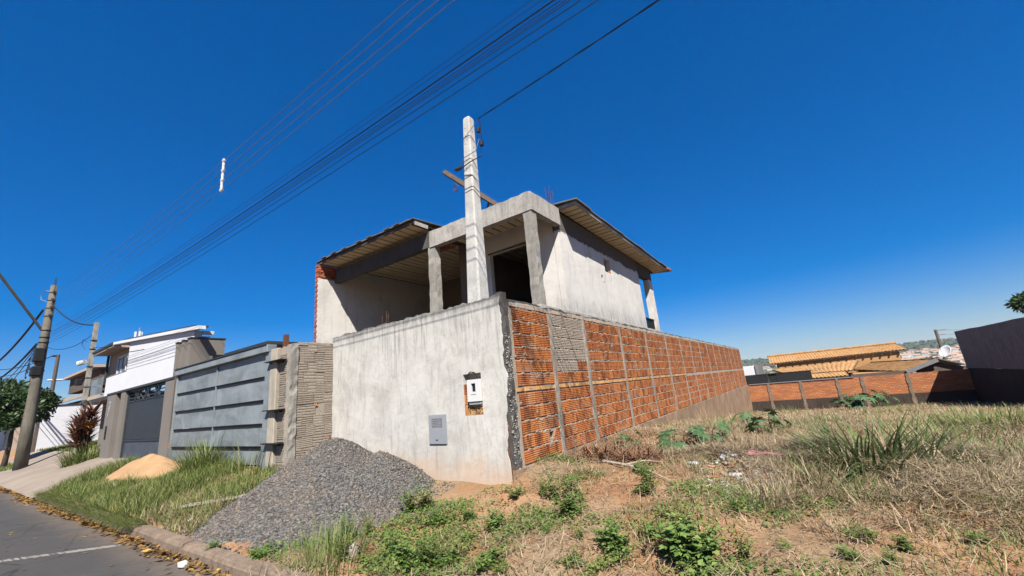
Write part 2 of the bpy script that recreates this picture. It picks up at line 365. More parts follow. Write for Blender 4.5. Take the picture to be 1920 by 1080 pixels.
def plate(us, vs, holes, n0, n1, axes, top_jit=0, face_jit=0, seed=1):
    """flat wall on a grid with openings. axes=(u,v,n) world axis indices; holes=[(u0,u1,v0,v1)]"""
    us = sorted(set([round(u, 4) for u in us]+[round(u, 4) for h in holes for u in h[:2]]))
    vs = sorted(set([round(v, 4) for v in vs]+[round(v, 4) for h in holes for v in h[2:]]))
    r = random.Random(seed)
    nu, nv = len(us), len(vs)
    fill = lambda i, j: 0 <= i < nu-1 and 0 <= j < nv-1 and not any(h[0]-2e-4 <= us[i] and us[i+1] <= h[1]+2e-4 and h[2]-2e-4 <= vs[j] and vs[j+1] <= h[3]+2e-4 for h in holes)
    mb = MB(); idx = {}; jt = [r.uniform(-top_jit, top_jit) for _ in us]; jf = {}
    def vid(i, j, k):
        if (i, j, k) not in idx:
            if (i, j) not in jf: jf[(i, j)] = r.uniform(-face_jit, face_jit)
            p = [0, 0, 0]; p[axes[0]] = us[i]; p[axes[1]] = vs[j]+(jt[i] if j == nv-1 else 0); p[axes[2]] = (n0 if k == 0 else n1)+(jf[(i, j)] if k == 0 else 0)
            idx[(i, j, k)] = len(mb.v); mb.v.append(tuple(p))
        return idx[(i, j, k)]
    for i in range(nu-1):
        for j in range(nv-1):
            if not fill(i, j): continue
            for k in (0, 1):
                f = [vid(i, j, k), vid(i+1, j, k), vid(i+1, j+1, k), vid(i, j+1, k)]; mb.f.append(tuple(f))
            for di, dj, a, b in ((-1, 0, (i, j), (i, j+1)), (1, 0, (i+1, j), (i+1, j+1)), (0, -1, (i, j), (i+1, j)), (0, 1, (i, j+1), (i+1, j+1))):
                if not fill(i+di, j+dj): mb.f.append((vid(*a, 0), vid(*b, 0), vid(*b, 1), vid(*a, 1)))
    return mb
def lin(a, b, n): return [a+(b-a)*i/n for i in range(n+1)]
def struct(o): o['kind'] = 'structure'; return o

# smooth value noise for heights
_g = rng.random((256, 256))
def vnoise(x, y):
    x = np.asarray(x, float); y = np.asarray(y, float)
    xi = np.floor(x).astype(int); yi = np.floor(y).astype(int); fx = x-xi; fy = y-yi
    fx = fx*fx*(3-2*fx); fy = fy*fy*(3-2*fy)
    a = _g[xi % 256, yi % 256]; b = _g[(xi+1) % 256, yi % 256]; c = _g[xi % 256, (yi+1) % 256]; d = _g[(xi+1) % 256, (yi+1) % 256]
    return (a*(1-fx)+b*fx)*(1-fy)+(c*(1-fx)+d*fx)*fy-0.5
def sstep(v, a, b):
    t = np.clip((np.asarray(v, float)-a)/(b-a), 0, 1); return t*t*(3-2*t)

# ------------------------------------------------------------------ ground
LY = [0, 2.2, 2.33, 3.2, 4.2, 5, 7, 10, 14, 20, 26, 33, 34.5, 60, 120, 250, 450, 700, 1000, 1400, 1900, 2600, 6000]
LZ = [-1.75, -1.75, -1.49, -1.41, -1.34, -1.27, -1.2, -1.28, -1.54, -2.0, -2.5, -2.9, -3.4, -6.5, -13, -26, -38, -36, -18, 8, 26, 10, -60]
VY = [0, 2.2, 2.33, 3.4, 4.1, 40, 120, 400, 900, 1600, 6000]
VZ = [-1.75, -1.75, -1.49, -1.16, -1.0, -1.0, -8, -25, -20, 10, -60]
WY = [0, 2.2, 2.33, 3.2, 4.7, 6.5, 40, 200, 1000, 6000]
WZ = [-1.75, -1.75, -1.6, -1.45, -0.95, -0.77, -0.7, -6, -10, -60]
def ground_h(x, y, rough=True):
    x = np.asarray(x, float); y = np.asarray(y, float)
    lot = np.interp(y, LY, LZ); ver = np.interp(y, VY, VZ); wes = np.interp(y, WY, WZ)
    near = np.clip(1-(np.abs(x+3.6))/1.2, 0, 1)*(y > 4.5)*(y < 16)*(x > -3.6)
    lot = lot+0.13*near
    a = sstep(x, -9.0, -5.2); b = sstep(-x, 25.0, 29.0)
    far = sstep(y, 60, 110)
    z = (ver*(1-b)+wes*b)*(1-a)+lot*a
    z = z*(1-far)+lot*far
    if rough:
        m = sstep(y, 2.3, 2.9)
        lotm = m*sstep(x, -5.5, -3.5)*(1-sstep(y, 40, 60))
        z = z+lotm*(0.16*vnoise(x*0.9+3, y*0.9)+0.07*vnoise(x*2.7, y*2.7+9)+0.03*vnoise(x*8, y*8))
        z = z+m*(1-lotm)*(y < 60)*(x > -17)*0.05*vnoise(x*3, y*3)-0.05*(x < -17.2)*(y > 2.1)*(y < 4.8)
        z = z+far*(14*vnoise(x/160+5, y/160)+6*vnoise(x/60, y/60))*sstep(y, 150, 700)
    return z
def nonuni(segs):
    out = []
    for a, b, st in segs: out += list(np.arange(a, b-1e-6, st))
    return np.array(out+[segs[-1][1]])
gx = nonuni([(-6000, -1000, 1000), (-1000, -200, 160), (-200, -60, 20), (-60, -20, 2), (-20, -4.2, 0.35), (-4.2, 8, 0.11), (8, 20, 0.6), (20, 100, 10), (100, 1000, 75), (1000, 6000, 1000)])
gy = nonuni([(-6000, -200, 1450), (-200, 0, 50), (0, 2.2, 1.1), (2.2, 7, 0.11), (7, 14, 0.2), (14, 36, 0.5), (36, 120, 7), (120, 2600, 40), (2600, 6000, 850)])
GX, GY = np.meshgrid(gx, gy); GZ = ground_h(GX, GY)
nyy, nxx = GX.shape
ii = np.arange(nyy*nxx).reshape(nyy, nxx)
me = np_mesh('ground', np.stack([GX, GY, GZ], -1).reshape(-1, 3), np.stack([ii[:-1, :-1], ii[:-1, 1:], ii[1:, 1:], ii[1:, :-1]], -1).reshape(-1, 4))
gobj = link_mesh('ground', me, 'soil', smooth=True); struct(gobj)

# road
RX = nonuni([(-300, -30, 30), (-30, 12, 1.0), (12, 300, 32)])
mb = MB()
ry = [-7.5, -4, -1, 1.0, 1.9, 2.185]; rz = [-1.62, -1.55, -1.52, -1.57, -1.60, -1.615]
for y, z in zip(ry, rz):
    for x in RX: mb.v.append((x, y, z))
n = len(RX)
for j in range(len(ry)-1):
    for i in range(n-1): mb.f.append((j*n+i, j*n+i+1, (j+1)*n+i+1, (j+1)*n+i))
road = mb.build('road', 'asphalt', smooth=True); struct(road)
# cement trail across the asphalt: thin broken sheet
mb = MB()
p0 = onZ(-30, 1062, -1.596); p1 = onZ(226, 1022, -1.6)
for i in range(90):
    t = i/89; c = p0*(1-t)+p1*t; w = 0.014*rnd.uniform(0.1, 1.0)*(1.5 if 0.55 < t < 0.95 else 0.7)
    z = np.interp(c[1], ry, rz)+0.004
    if rnd.random() < 0.93:
        a = rnd.uniform(0.05, 0.09); mb.add([(c[0]-a*1.5, c[1]-w, z), (c[0]+a, c[1]-w*0.8, z), (c[0]+a*1.4, c[1]+w, z), (c[0]-a, c[1]+w*0.7, z)], [(0, 1, 2, 3)])
o = mb.build('cement_trail', 'mark'); struct(o)

# kerb stones
kb = thing('kerb', 'worn concrete kerb along the asphalt road', 'kerb', (-9, 2.24, -1.6)); kb['kind'] = 'structure'
km = MB()
prof = [(2.165, -1.66), (2.175, -1.50), (2.20, -1.468), (2.32, -1.455), (2.34, -1.5), (2.34, -1.66)]
xk = -16.9
kn = 0
while xk < 10:
    L = 0.92
    m = MB(); m.prism(prof, 0, xk+0.012, xk+L-0.012)
    o = m.build('kerb_stone', 'kerb', kb, bevel=0.008, jit=0.006)
    dz = rnd.uniform(-0.018, 0.01); o.location = (0, rnd.uniform(-0.012, 0.012), dz)
    xk += L; kn += 1

# concrete driveway of the white house and slab to the left
def sheet(name, xs, ys, mat, lift, zf=None):
    X, Y = np.meshgrid(xs, ys); Z = (zf or (lambda a, b: ground_h(a, b, False)))(X, Y)+lift
    a, b = X.shape; q = np.arange(a*b).reshape(a, b)
    me = np_mesh(name, np.stack([X, Y, Z], -1).reshape(-1, 3), np.stack([q[:-1, :-1], q[:-1, 1:], q[1:, 1:], q[1:, :-1]], -1).reshape(-1, 4))
    return link_mesh(name, me, mat, smooth=True)
def slab_z(x, y): return np.interp(y, [2.15, 2.6, 4.1, 5], [-1.585, -1.42, -1.0, -0.95])*(1-sstep(-x, 25, 29))+np.interp(y, [2.15, 3.2, 4.7, 7], [-1.585, -1.44, -0.93, -0.75])*sstep(-x, 25, 29)
dw = sheet('driveway', nonuni([(-39, -17.0, 0.5)]), np.linspace(2.12, 4.75, 14), 'slab', 0.03, slab_z); struct(dw)

# ================================================================== FRONT WALL
FY = 5.0
WX0, WX1 = -8.15, -3.62
fw = thing('plaster_wall', 'stained white plastered boundary wall facing the street beside the gravel heap', 'wall', ((WX0+WX1)/2, FY, -1.3))
NICHE = (-4.49, -4.12, -0.31, 0.32); WBOX = (-5.29, -4.91, -0.72, -0.28)
us = lin(WX0, WX1-0.12, 60); vsl = lin(-1.75, 1.46, 30)
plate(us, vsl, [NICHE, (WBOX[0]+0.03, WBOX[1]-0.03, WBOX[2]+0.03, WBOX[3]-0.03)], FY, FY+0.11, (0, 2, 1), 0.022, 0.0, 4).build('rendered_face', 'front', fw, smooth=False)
# back leaf so that the openings stay closed
plate(lin(WX0, WX1-0.12, 8), [-1.75, 1.44], [], FY+0.112, FY+0.16, (0, 2, 1)).build('back_leaf', 'mortar', fw)
# corner column: rough concrete where the render has broken off
m = MB(); n = 26
for k in range(n+1):
    z = -1.75+(1.50+1.75)*k/n
    for (x, y) in ((WX1-0.12, FY+0.004), (WX1, FY-0.003), (WX1+0.012, FY+0.06), (WX1+0.010, FY+0.16), (WX1-0.12, FY+0.17)):
        j = 0.014 if x > WX1-0.1 else 0.004
        m.v.append((x+rnd.uniform(-j, j), y+rnd.uniform(-j, j)*0.6, z+rnd.uniform(-0.02, 0.02)))
for k in range(n):
    for i in range(5): m.f.append((k*5+i, k*5+(i+1) % 5, (k+1)*5+(i+1) % 5, (k+1)*5+i))
m.f.append(tuple(range(n*5, n*5+5)))
m.build('corner_column', 'darkconc', fw)
# lumps of aggregate on the column's exposed side
m = MB()
for k in range(260):
    z = rnd.uniform(-1.3, 0.85); y = FY+rnd.uniform(0.0, 0.15); r = rnd.uniform(0.008, 0.022)
    c = np.array([WX1+0.008, y, z]); vs = [c+np.array([rnd.uniform(0.5, 1)*r*a, r*rnd.uniform(0.6, 1.3)*b, r*rnd.uniform(0.6, 1.3)*d]) for a, b, d in ((1, 0, 0), (-1, 0, 0), (0, 1, 0), (0, -1, 0), (0, 0, 1), (0, 0, -1))]
    m.add(vs, [(0, 2, 4), (2, 1, 4), (1, 3, 4), (3, 0, 4), (2, 0, 5), (1, 2, 5), (3, 1, 5), (0, 3, 5)])
m.build('aggregate', 'conc', fw)['kind'] = 'stuff'
# broken render edge on the front of the column, with a bare bar
m = MB(); zs = lin(-1.5, 1.47, 44); prev = None
for z in zs:
    w = 0.10+0.018*math.sin(z*9)+rnd.uniform(-0.018, 0.018)-(0.075 if z < -0.35 else 0)*rnd.uniform(0.75, 1.0)
    row = [(WX1-0.125, FY-0.006, z), (WX1-0.12+w, FY-0.008, z), (WX1-0.12+w+0.006, FY+0.01, z)]
    b = len(m.v); m.v += row
    if prev is not None:
        for i in range(2): m.f.append((prev+i, prev+i+1, b+i+1, b+i))
    prev = b
m.build('render_edge', 'front', fw)
MB().tube([(WX1-0.035, FY-0.016, -1.35), (WX1-0.04, FY-0.02, -0.9), (WX1-0.045, FY-0.018, -0.36)], 0.006, 5).build('rebar', 'rust', fw)
# niche lining: clay blocks with hollow cores on the left cheek
plate(lin(NICHE[0], NICHE[1], 3), lin(NICHE[2], NICHE[3], 4), [], FY+0.100, FY+0.111, (0, 2, 1)).build('niche_back', 'smear', fw)
for k in range(3):
    z0 = NICHE[2]+0.16*k+0.005
    plate([FY+0.005, FY+0.098], [z0, z0+0.15], [(FY+0.02+0.035*i, FY+0.045+0.035*i, z0+0.02+0.042*j, z0+0.046+0.042*j) for i in range(2) for j in range(3)], NICHE[0]+0.025, NICHE[0]+0.002, (1, 2, 0)).build('brick', 'brick', fw)
m = MB(); m.box(NICHE[0]+0.002, NICHE[1]-0.002, FY+0.012, FY+0.098, NICHE[2]+0.002, NICHE[2]+0.148); sill = m.build('brick', 'pale', fw, bevel=0.004)
# brush-painted number on that block
def strokes(mb, lines, to3, w):
    for ln in lines:
        for a, b in zip(ln[:-1], ln[1:]):
            a3 = np.array(to3(*a)); b3 = np.array(to3(*b)); d = b3-a3; L = np.linalg.norm(d)
            if L < 1e-6: continue
            d /= L; nrm = np.array([0, -1.0, 0]); s_ = np.cross(d, nrm)*w/2; e = d*w*0.35
            mb.add([a3-s_-e, a3+s_-e, b3+s_+e, b3-s_+e], [(0, 1, 2, 3)])
GL = {'N': ([[(0, 0), (0.08, 1), (0.5, 0.05), (0.62, 1)]], 0.75), 'o': ([[(0.1, 0.8), (0.25, 0.95), (0.35, 0.8), (0.22, 0.68), (0.1, 0.8)], [(0.1, 0.5), (0.34, 0.52)]], 0.5),
      '4': ([[(0.05, 1), (0.0, 0.5), (0.45, 0.52)], [(0.45, 0.95), (0.4, 0.0)]], 0.62), '5': ([[(0.5, 0.98), (0.12, 0.95), (0.08, 0.6), (0.38, 0.62), (0.48, 0.35), (0.35, 0.08), (0.05, 0.05)]], 0.62)}
m = MB(); cx = 0.25
for ch in 'No455':
    ls, adv = GL[ch]
    ls = [[(cx+p[0], p[1]+rnd.uniform(-0.03, 0.03)) for p in l] for l in ls]
    strokes(m, ls, lambda u, v: (NICHE[0]+0.025+u*0.108, FY+0.008, NICHE[2]+0.02+v*0.11), 0.009); cx += adv
m.build('painted_number', 'ink', sill)

# electricity meter (white box in the niche)
em = thing('electricity_meter', 'white electricity meter box with dark window set in the wall niche', 'meter box', (-4.25, FY+0.05, -0.1))
plate([-4.375, -4.125], [-0.105, 0.225], [(-4.29, -4.205, 0.04, 0.165)], FY-0.05, FY+0.10, (0, 2, 1)).build('housing', 'plastic', em, bevel=0)
MB().box(-4.292, -4.203, FY-0.02, FY-0.012, 0.038, 0.167).build('window', 'black', em)
MB().box(-4.365, -4.135, FY-0.035, FY+0.098, -0.158, -0.109).build('terminal_cover', 'greybox', em, bevel=0.006)
MB().box(-4.30, -4.20, FY-0.0525, FY-0.0505, -0.005, 0.005).build('name_strip', 'greybox', em)
MB().tube([(-4.40, FY+0.03, 0.31), (-4.35, FY-0.012, 0.335), (-4.30, FY-0.02, 0.345), (-4.24, FY-0.005, 0.33), (-4.2, FY+0.04, 0.2)], 0.008, 5).build('cable', 'cable', em)

# water meter box
wb = thing('water_meter_box', 'grey plastic water meter door with square grille low on the plaster wall', 'meter box', ((WBOX[0]+WBOX[1])/2, FY, WBOX[2]))
gh = []
gx0, gx1, gz0, gz1 = WBOX[0]+0.065, WBOX[1]-0.07, -0.475, -0.325
for i in range(9):
    for j in range(5):
        w_, h_ = (gx1-gx0)/9, (gz1-gz0)/5
        gh.append((gx0+i*w_+0.0035, gx0+(i+1)*w_-0.0035, gz0+j*h_+0.0035, gz0+(j+1)*h_-0.0035))
plate([WBOX[0], WBOX[1]], [WBOX[2], WBOX[3]], gh, FY-0.022, FY-0.010, (0, 2, 1)).build('door', 'greybox', wb)
fr = plate([WBOX[0]-0.012, WBOX[1]+0.012], [WBOX[2]-0.012, WBOX[3]+0.012], [(WBOX[0]+0.02, WBOX[1]-0.02, WBOX[2]+0.02, WBOX[3]-0.02)], FY-0.0095, FY+0.06, (0, 2, 1)).build('frame', 'greybox', wb)
MB().box(WBOX[0]+0.034, WBOX[1]-0.034, FY+0.09, FY+0.098, WBOX[2]+0.034, WBOX[3]-0.034).build('recess', 'black', wb)
MB().tube([(-5.1, FY+0.05, -0.41), (-5.05, FY+0.05, -0.40)], 0.035, 10).build('meter', 'plastic', wb)
MB().prism([(-5.145, -0.655), (-5.075, -0.655), (-5.11, -0.675)], 1, FY-0.0245, FY-0.022).build('arrow_mark', 'black', wb)

# ================================================================== BRICK WALL
BX = -3.6
bw = thing('brick_wall', 'long orange hollow-block boundary wall with concrete posts beside the vacant lot', 'wall', (BX-0.07, 5.2, -1.2))
PY = [5.24, 6.43, 7.83, 9.9, 11.95, 14.02, 15.95, 17.6, 19.3, 21.0, 22.7, 24.4, 26.1, 27.8, 29.5, 31.2, 32.9]
CZ = [-1.065+0.206*i for i in range(5)]+[0.048+0.2065*i for i in range(6)]     # bottoms of the courses
HOLE = (6.0, 6.16, -0.80, -0.70)
holes = [HOLE, (5.86, 6.02, -0.87, -0.80)]
plate([5.16, 33.0], [-1.09, 1.36], holes, BX-0.014, BX-0.12, (1, 2, 0)).build('mortar_core', 'mortar', bw)
MB().box(BX-0.122, BX-0.15, 5.16, 33.0, -1.09, 1.3).build('inner_leaf', 'darkconc', bw)
plate(lin(5.0, 33.02, 60), lin(-3.6, -1.08, 6), [], BX+0.03, BX-0.15, (1, 2, 0), 0.02, 0.012, 9).build('plinth', 'plinth', bw)
def groove_brick(L=1.0, H=0.19, ng=5, depth=0.013, back=0.03, rw=0.008):
    """length L along Y, height H along Z, face toward +X"""
    m = MB(); pr = []
    for g in range(ng+1):
        z0 = H*g/(ng+1)
        pr += [(0, z0+rw), (0, z0+H/(ng+1)-rw)]
        if g < ng: pr += [(-depth, z0+H/(ng+1))]
    pr = [(-back, 0.0), (-0.003, 0.0)]+pr+[(-0.003, H), (-back, H)]
    n = len(pr)
    for y in (0, L):
        for (x, z) in pr: m.v.append((x, y, z))
    for i in range(n-1): m.f.append((i, i+1, n+i+1, n+i))
    for k in (0, n):
        m.v += [(-back, 0 if k == 0 else L, 0), (-0.004, 0 if k == 0 else L, 0), (-0.004, 0 if k == 0 else L, H), (-back, 0 if k == 0 else L, H)]
        b = len(m.v)-4; m.f.append((b, b+1, b+2, b+3))
    return m
def mesh_of(mb, mat):
    me = bpy.data.meshes.new('brick'); me.from_pydata(mb.v, [], mb.f)
    bm = bmesh.new(); bm.from_mesh(me); bmesh.ops.recalc_face_normals(bm, faces=bm.faces[:]); bm.to_mesh(me); bm.free()
    me.materials.append(MT[mat]); return me
GB = groove_brick()
me_brick = mesh_of(GB, 'brick'); me_smear = mesh_of(GB, 'smear'); me_rough = mesh_of(groove_brick(1.0, 0.19, 4, 0.02, 0.035, 0.009), 'rough')
thin = MB().box(-0.03, 0.0, 0, 1, 0, 0.058); me_pale = mesh_of(thin, 'pale')
ROUGH = [me_rough]+[mesh_of(groove_brick(1.0, 0.196, g_, d_, 0.035, r_), 'rough') for g_, d_, r_ in ((3, 0.012, 0.012), (5, 0.008, 0.009), (2, 0.006, 0.02))]
gvx = np.array(GB.v); gfx = [list(f) for f in GB.f]
bricks = []
for bi in range(len(PY)-1):
    a, b = PY[bi]+(0.065 if bi else 0.0), PY[bi+1]-0.065
    L = b-a; n = max(3, round(L/0.215)); p = L/n
    for ci, z in enumerate(CZ):
        edges = [a+p*i for i in range(n+1)] if ci % 2 == 0 else [a]+[a+p*0.4]+[a+p*(i+0.4) for i in range(1, n)]+[b]
        for e0, e1 in zip(edges[:-1], edges[1:]):
            if e1-e0 < 0.03: continue
            if bi == 0 and z < -0.75 < z+0.2 and e0 < 6.12 and e1 > 6.04: continue
            bricks.append((bi, ci, e0, e1, z))
    for ci in (0,):
        pass
run_v, run_f = [], []
cnt = 0
for (bi, ci, e0, e1, z) in bricks:
    sm = bi == 1 and ci >= 6 and not (ci == 6 and e0 > 7.3)
    dx = rnd.uniform(-0.004, 0.003); hgt = 0.18+rnd.uniform(-0.006, 0.004)
    if cnt < 285:
        o = bpy.data.objects.new('brick', me_smear if sm else me_brick); col.objects.link(o); o.parent = bw
        o.location = tuple(np.array((BX+dx, e0+0.003, z+0.011))-origin_of(bw)); o.scale = (1, e1-e0-0.004, hgt/0.19)
        o.rotation_euler = (rnd.uniform(-0.006, 0.006), 0, 0); cnt += 1
    else:
        v = gvx*np.array([1, e1-e0-0.004, hgt/0.19])+np.array([BX+dx, e0+0.003, z+0.011])
        b = len(run_v)*len(gvx); run_v.append(v); run_f += [[b+i for i in f] for f in gfx]
me = bpy.data.meshes.new('brick_run'); V = np.concatenate(run_v)-origin_of(bw); me.from_pydata(V.tolist(), [], run_f); me.update()
o = link_mesh('brick_run', me, 'brick_s', bw); o['kind'] = 'stuff'
# pale tie course and broken capping pieces
for bi in range(len(PY)-1):
    a, b = PY[bi]+(0.065 if bi else -0.05), PY[bi+1]-0.065
    n = 5
    if bi > 5: continue
    for i in range(n):
        o = bpy.data.objects.new('tie_tile', me_pale); col.objects.link(o); o.parent = bw
        o.location = tuple(np.array((BX+0.004, a+(b-a)*i/n+0.004, -0.022))-origin_of(bw)); o.scale = (1, (b-a)/n-rnd.uniform(0.008, 0.03), rnd.uniform(0.8, 1.1))
y = 5.18
k = 0
while y < 33:
    L = rnd.uniform(0.18, 0.3)*(1 if y < 14 else 2.5)
    m = MB(); h = rnd.uniform(0.055, 0.085); m.box(BX-0.10, BX+0.006, y+0.006, min(y+L, 33)-0.006, 1.296, 1.30+h)
    m.build('capping_piece', 'cap' if rnd.random() < 0.75 else 'mortar', bw, bevel=0.006, jit=0.004); y += L
plate(lin(5.16, 33.0, 160), [1.31, 1.40], [], BX-0.005, BX-0.145, (1, 2, 0), 0.022, 0.01, 5).build('mortar_cap', 'darkconc', bw)
# concrete posts, poured between the bays
for i, y in enumerate(PY[1:]):
    m = MB(); nz = 22
    wv = 0.068
    for k in range(nz+1):
        z = -1.3+(1.39+1.3)*k/nz; j = 0.016
        for (x, yy) in ((BX-0.1, y-wv), (BX-0.004, y-wv-rnd.uniform(0, 0.028)), (BX+0.006, y-wv*0.45), (BX+0.006, y+wv*0.45), (BX-0.004, y+wv+rnd.uniform(0, 0.028)), (BX-0.1, y+wv)):
            m.v.append((x+rnd.uniform(-0.004, 0.005), yy, z))
    for k in range(nz):
        for q in range(5): m.f.append((k*6+q, k*6+q+1, (k+1)*6+q+1, (k+1)*6+q))
    m.f.append(tuple(range(nz*6, nz*6+6)))
    m.build('concrete_post', 'postc', bw)
# mortar squeezed out of the bed joints
m = MB()
for z in CZ[1:5]+CZ[6:]+[1.287]:
    y = 5.2
    while y < 20:
        L = rnd.uniform(0.03, 0.12)
        if rnd.random() < 0.6 and not any(abs(y-p) < 0.07 for p in PY):
            h = rnd.uniform(0.006, 0.013); d = rnd.uniform(-0.002, 0.009)
            m.add([(BX-0.016, y, z-0.008-h), (BX+d, y+L*0.2, z-0.006-h*0.4), (BX+d, y+L*0.8, z-0.006-h*0.5), (BX-0.016, y+L, z-0.008-h), (BX-0.016, y+L, z-0.004+h), (BX+d*0.8, y+L*0.75, z-0.004+h*0.4), (BX+d*0.8, y+L*0.25, z-0.004+h*0.4), (BX-0.016, y, z-0.004+h)], [(0, 1, 6, 7), (1, 2, 5, 6), (2, 3, 4, 5), (0, 3, 2, 1), (7, 6, 5, 4)])
        y += L
m.build('squeezed_mortar', 'mortar', bw)['kind'] = 'stuff'
m = MB()
for k in range(150):
    y = 5.2+rnd.random()**1.6*12; z = rnd.uniform(-1.0, 1.25); r_ = rnd.uniform(0.012, 0.05)*(1.3 if rnd.random() < 0.2 else 0.8); n_ = 9; x0 = BX+rnd.uniform(0.002, 0.006)
    b0 = len(m.v); m.v.append((x0+0.005, y, z))
    for q in range(n_):
        a = q*6.283/n_; rr = r_*rnd.uniform(0.5, 1.2); m.v.append((x0-0.004, y+rr*math.cos(a)*1.3, z+rr*math.sin(a)*0.7))
    for q in range(n_): m.f.append((b0, b0+1+q, b0+1+(q+1) % n_))
m.build('mortar_splash', 'postc', bw)['kind'] = 'stuff'
# shards round the knocked-out block
for (y0, y1, z0, z1, tl) in ((5.93, 6.03, -0.80, -0.70, 0.3), (6.09, 6.21, -0.865, -0.80, -0.2), (6.16, 6.24, -0.79, -0.69, 0.25)):
    m = MB(); m.prism([(y0, z0), (y1, z0+0.02), (y1-0.02, z1), (y0+0.03, z1-0.03)], 0, BX-0.05, BX-0.004); m.build('shard', 'brick', bw)

# ================================================================== GATE SIDE
GYF = 4.1
rw = thing('mortar_wall', 'rough unplastered side wall dashed with mortar between gate and white wall', 'wall', (-8.15, 4.55, -1.0))
RWX = -8.13
plate([GYF+0.02, FY+0.1], [-1.3, 1.27], [(4.62, 4.70, 0.05, 0.13)], RWX-0.012, RWX-0.13, (1, 2, 0)).build('core', 'mortar', rw)
z = -1.3; ci = 0
while z < 1.2:
    eds = lin(GYF+0.16, FY+0.02, 4) if ci % 2 == 0 else [GYF+0.16, GYF+0.27, GYF+0.49, GYF+0.7, FY+0.02]
    for e0, e1 in zip(eds[:-1], eds[1:]):
        if e0 < 4.66 < e1 and z < 0.1 < z+0.2: continue
        o = bpy.data.objects.new('brick', rnd.choice(ROUGH)); col.objects.link(o); o.parent = rw
        o.location = tuple(np.array((RWX+rnd.uniform(-0.010, 0.012), e0+0.004, z+rnd.uniform(-0.004, 0.004)))-origin_of(rw)); o.scale = (1, e1-e0-0.004, 1); o.rotation_euler = (rnd.uniform(-0.03, 0.03), 0, rnd.uniform(-0.02, 0.02))
    z += 0.203; ci += 1
plate(lin(GYF, GYF+0.15, 2), lin(-1.3, 1.28, 26), [], RWX+0.02, RWX-0.14, (1, 2, 0), 0.02, 0.012, 3).build('edge_column', 'conc', rw)
plate(lin(GYF+0.02, FY, 8), [1.27, 1.30], [], RWX+0.003, RWX-0.14, (1, 2, 0), 0.015).build('mortar_cap', 'mortar', rw)
for (a, b) in (((4.63, 0.06), (4.68, 0.12)),):
    MB().prism([(a[0], a[1]), (b[0], a[1]+0.01), (b[0]-0.02, b[1])], 0, RWX-0.06, RWX+0.012).build('shard', 'brick', rw)
# front face strip of rough blocks between gate post and the corner
plate(lin(-8.52, RWX+0.012, 3), lin(-1.3, 1.25, 24), [], GYF+0.0, GYF+0.02, (0, 2, 1), 0.02, 0.006, 8).build('front_strip', 'mortar', rw)
z = -1.3
while z < 1.1:
    m = MB()
    for g in range(5): m.box(-8.50, -8.25+rnd.uniform(-0.02, 0.02), GYF-0.014+rnd.uniform(0, 0.005), GYF-0.0005, z+0.038*g+0.004, z+0.038*g+0.032)
    m.build('brick', 'rough', rw); z += 0.203

gt = thing('steel_gate', 'wide grey-blue steel sheet garage gate with two columns of panels', 'gate', (-11.5, GYF, -1.0))
GX0, GXM, GX1 = -13.98, -11.47, -9.03
rows = [-0.97, -0.615, -0.18, 0.28, 0.745, 1.21]
for (x0, x1) in ((GX0, GXM-0.006), (GXM+0.006, GX1)):
    for r0, r1 in zip(rows[:-1], rows[1:]):
        plate(lin(x0, x1, 6), lin(r0+0.008, r1-0.008, 3), [], GYF+0.0, GYF+0.02, (0, 2, 1), 0, 0.004, int(100*(r0+3)+x0)).build('panel', 'steel', gt)
for r0 in rows[1:-1]:
    for (x0, x1) in ((GX0-0.011, GXM-0.021), (GXM+0.021, GX1+0.011)):
        MB().box(x0, x1, GYF-0.032, GYF+0.02, r0-0.006, r0+0.003).build('ledge', 'black', gt)
        MB().box(x0, x1, GYF-0.012, GYF+0.02, r0-0.065, r0-0.0065).build('rail', 'black', gt)  # black strip paints the shadow below each ledge
MB().box(GXM-0.02, GXM+0.02, GYF-0.03, GYF-0.003, -0.97, 1.21).build('centre_seam', 'steel', gt)
m = MB(); m.box(GX0-0.1, -8.87, GYF-0.10, GYF+0.10, 1.222, 1.375); m.build('header', 'steel', gt, bevel=0.01)
MB().box(GX0-0.1, -8.9, GYF-0.12, GYF+0.1, 1.378, 1.40).build('header_flashing', 'darkmetal', gt)
m = MB(); m.box(GX0-0.11, GX0-0.012, GYF-0.05, GYF+0.05, -1.05, 1.217); m.build('post', 'steel', gt, bevel=0.006)
m = MB(); m.box(GX1+0.012, -8.80, GYF-0.05, GYF+0.06, -1.05, 1.217); m.build('post', 'steel', gt, bevel=0.006)
m = MB(); m.box(-8.79, -8.53, GYF-0.06, GYF+0.03, -1.15, 1.26); m.build('render_jamb', 'cream', gt, bevel=0.012, jit=0.004)
for hz in (1.0, 0.06, -0.55):
    m = MB(); m.box(-8.84, -8.20, GYF-0.15, GYF-0.015, hz-0.012, hz+0.008); m.box(-8.80, -8.32, GYF-0.06, GYF-0.012, hz-0.05, hz-0.0125)
    m.build('hinge_bracket', 'black', gt, bevel=0.004)
m = MB(); m.box(GX0-0.34, GX0-0.13, GYF+0.02, GYF+0.16, -1.05, 1.2); m.build('brick_jamb', 'cream', gt, bevel=0.01, jit=0.012)
for zz in (0.18, -0.62):
    m = MB(); m.box(GX0-0.24, GX0-0.14, GYF-0.03, GYF+0.018, zz, zz+0.1); m.build('clay_shim', 'brick', gt, bevel=0.004, jit=0.008)
MB().bar((GX0-0.2, GYF-0.03, 1.45), (GX0-0.19, GYF-0.03, -0.2), 0.05, 0.03, (0, 1, 0)).build('timber_prop', 'timber', gt)
MB().box(-8.50, -8.40, GYF+0.03, GYF+0.1, 1.24, 1.52).build('timber_stub', 'rust', gt)

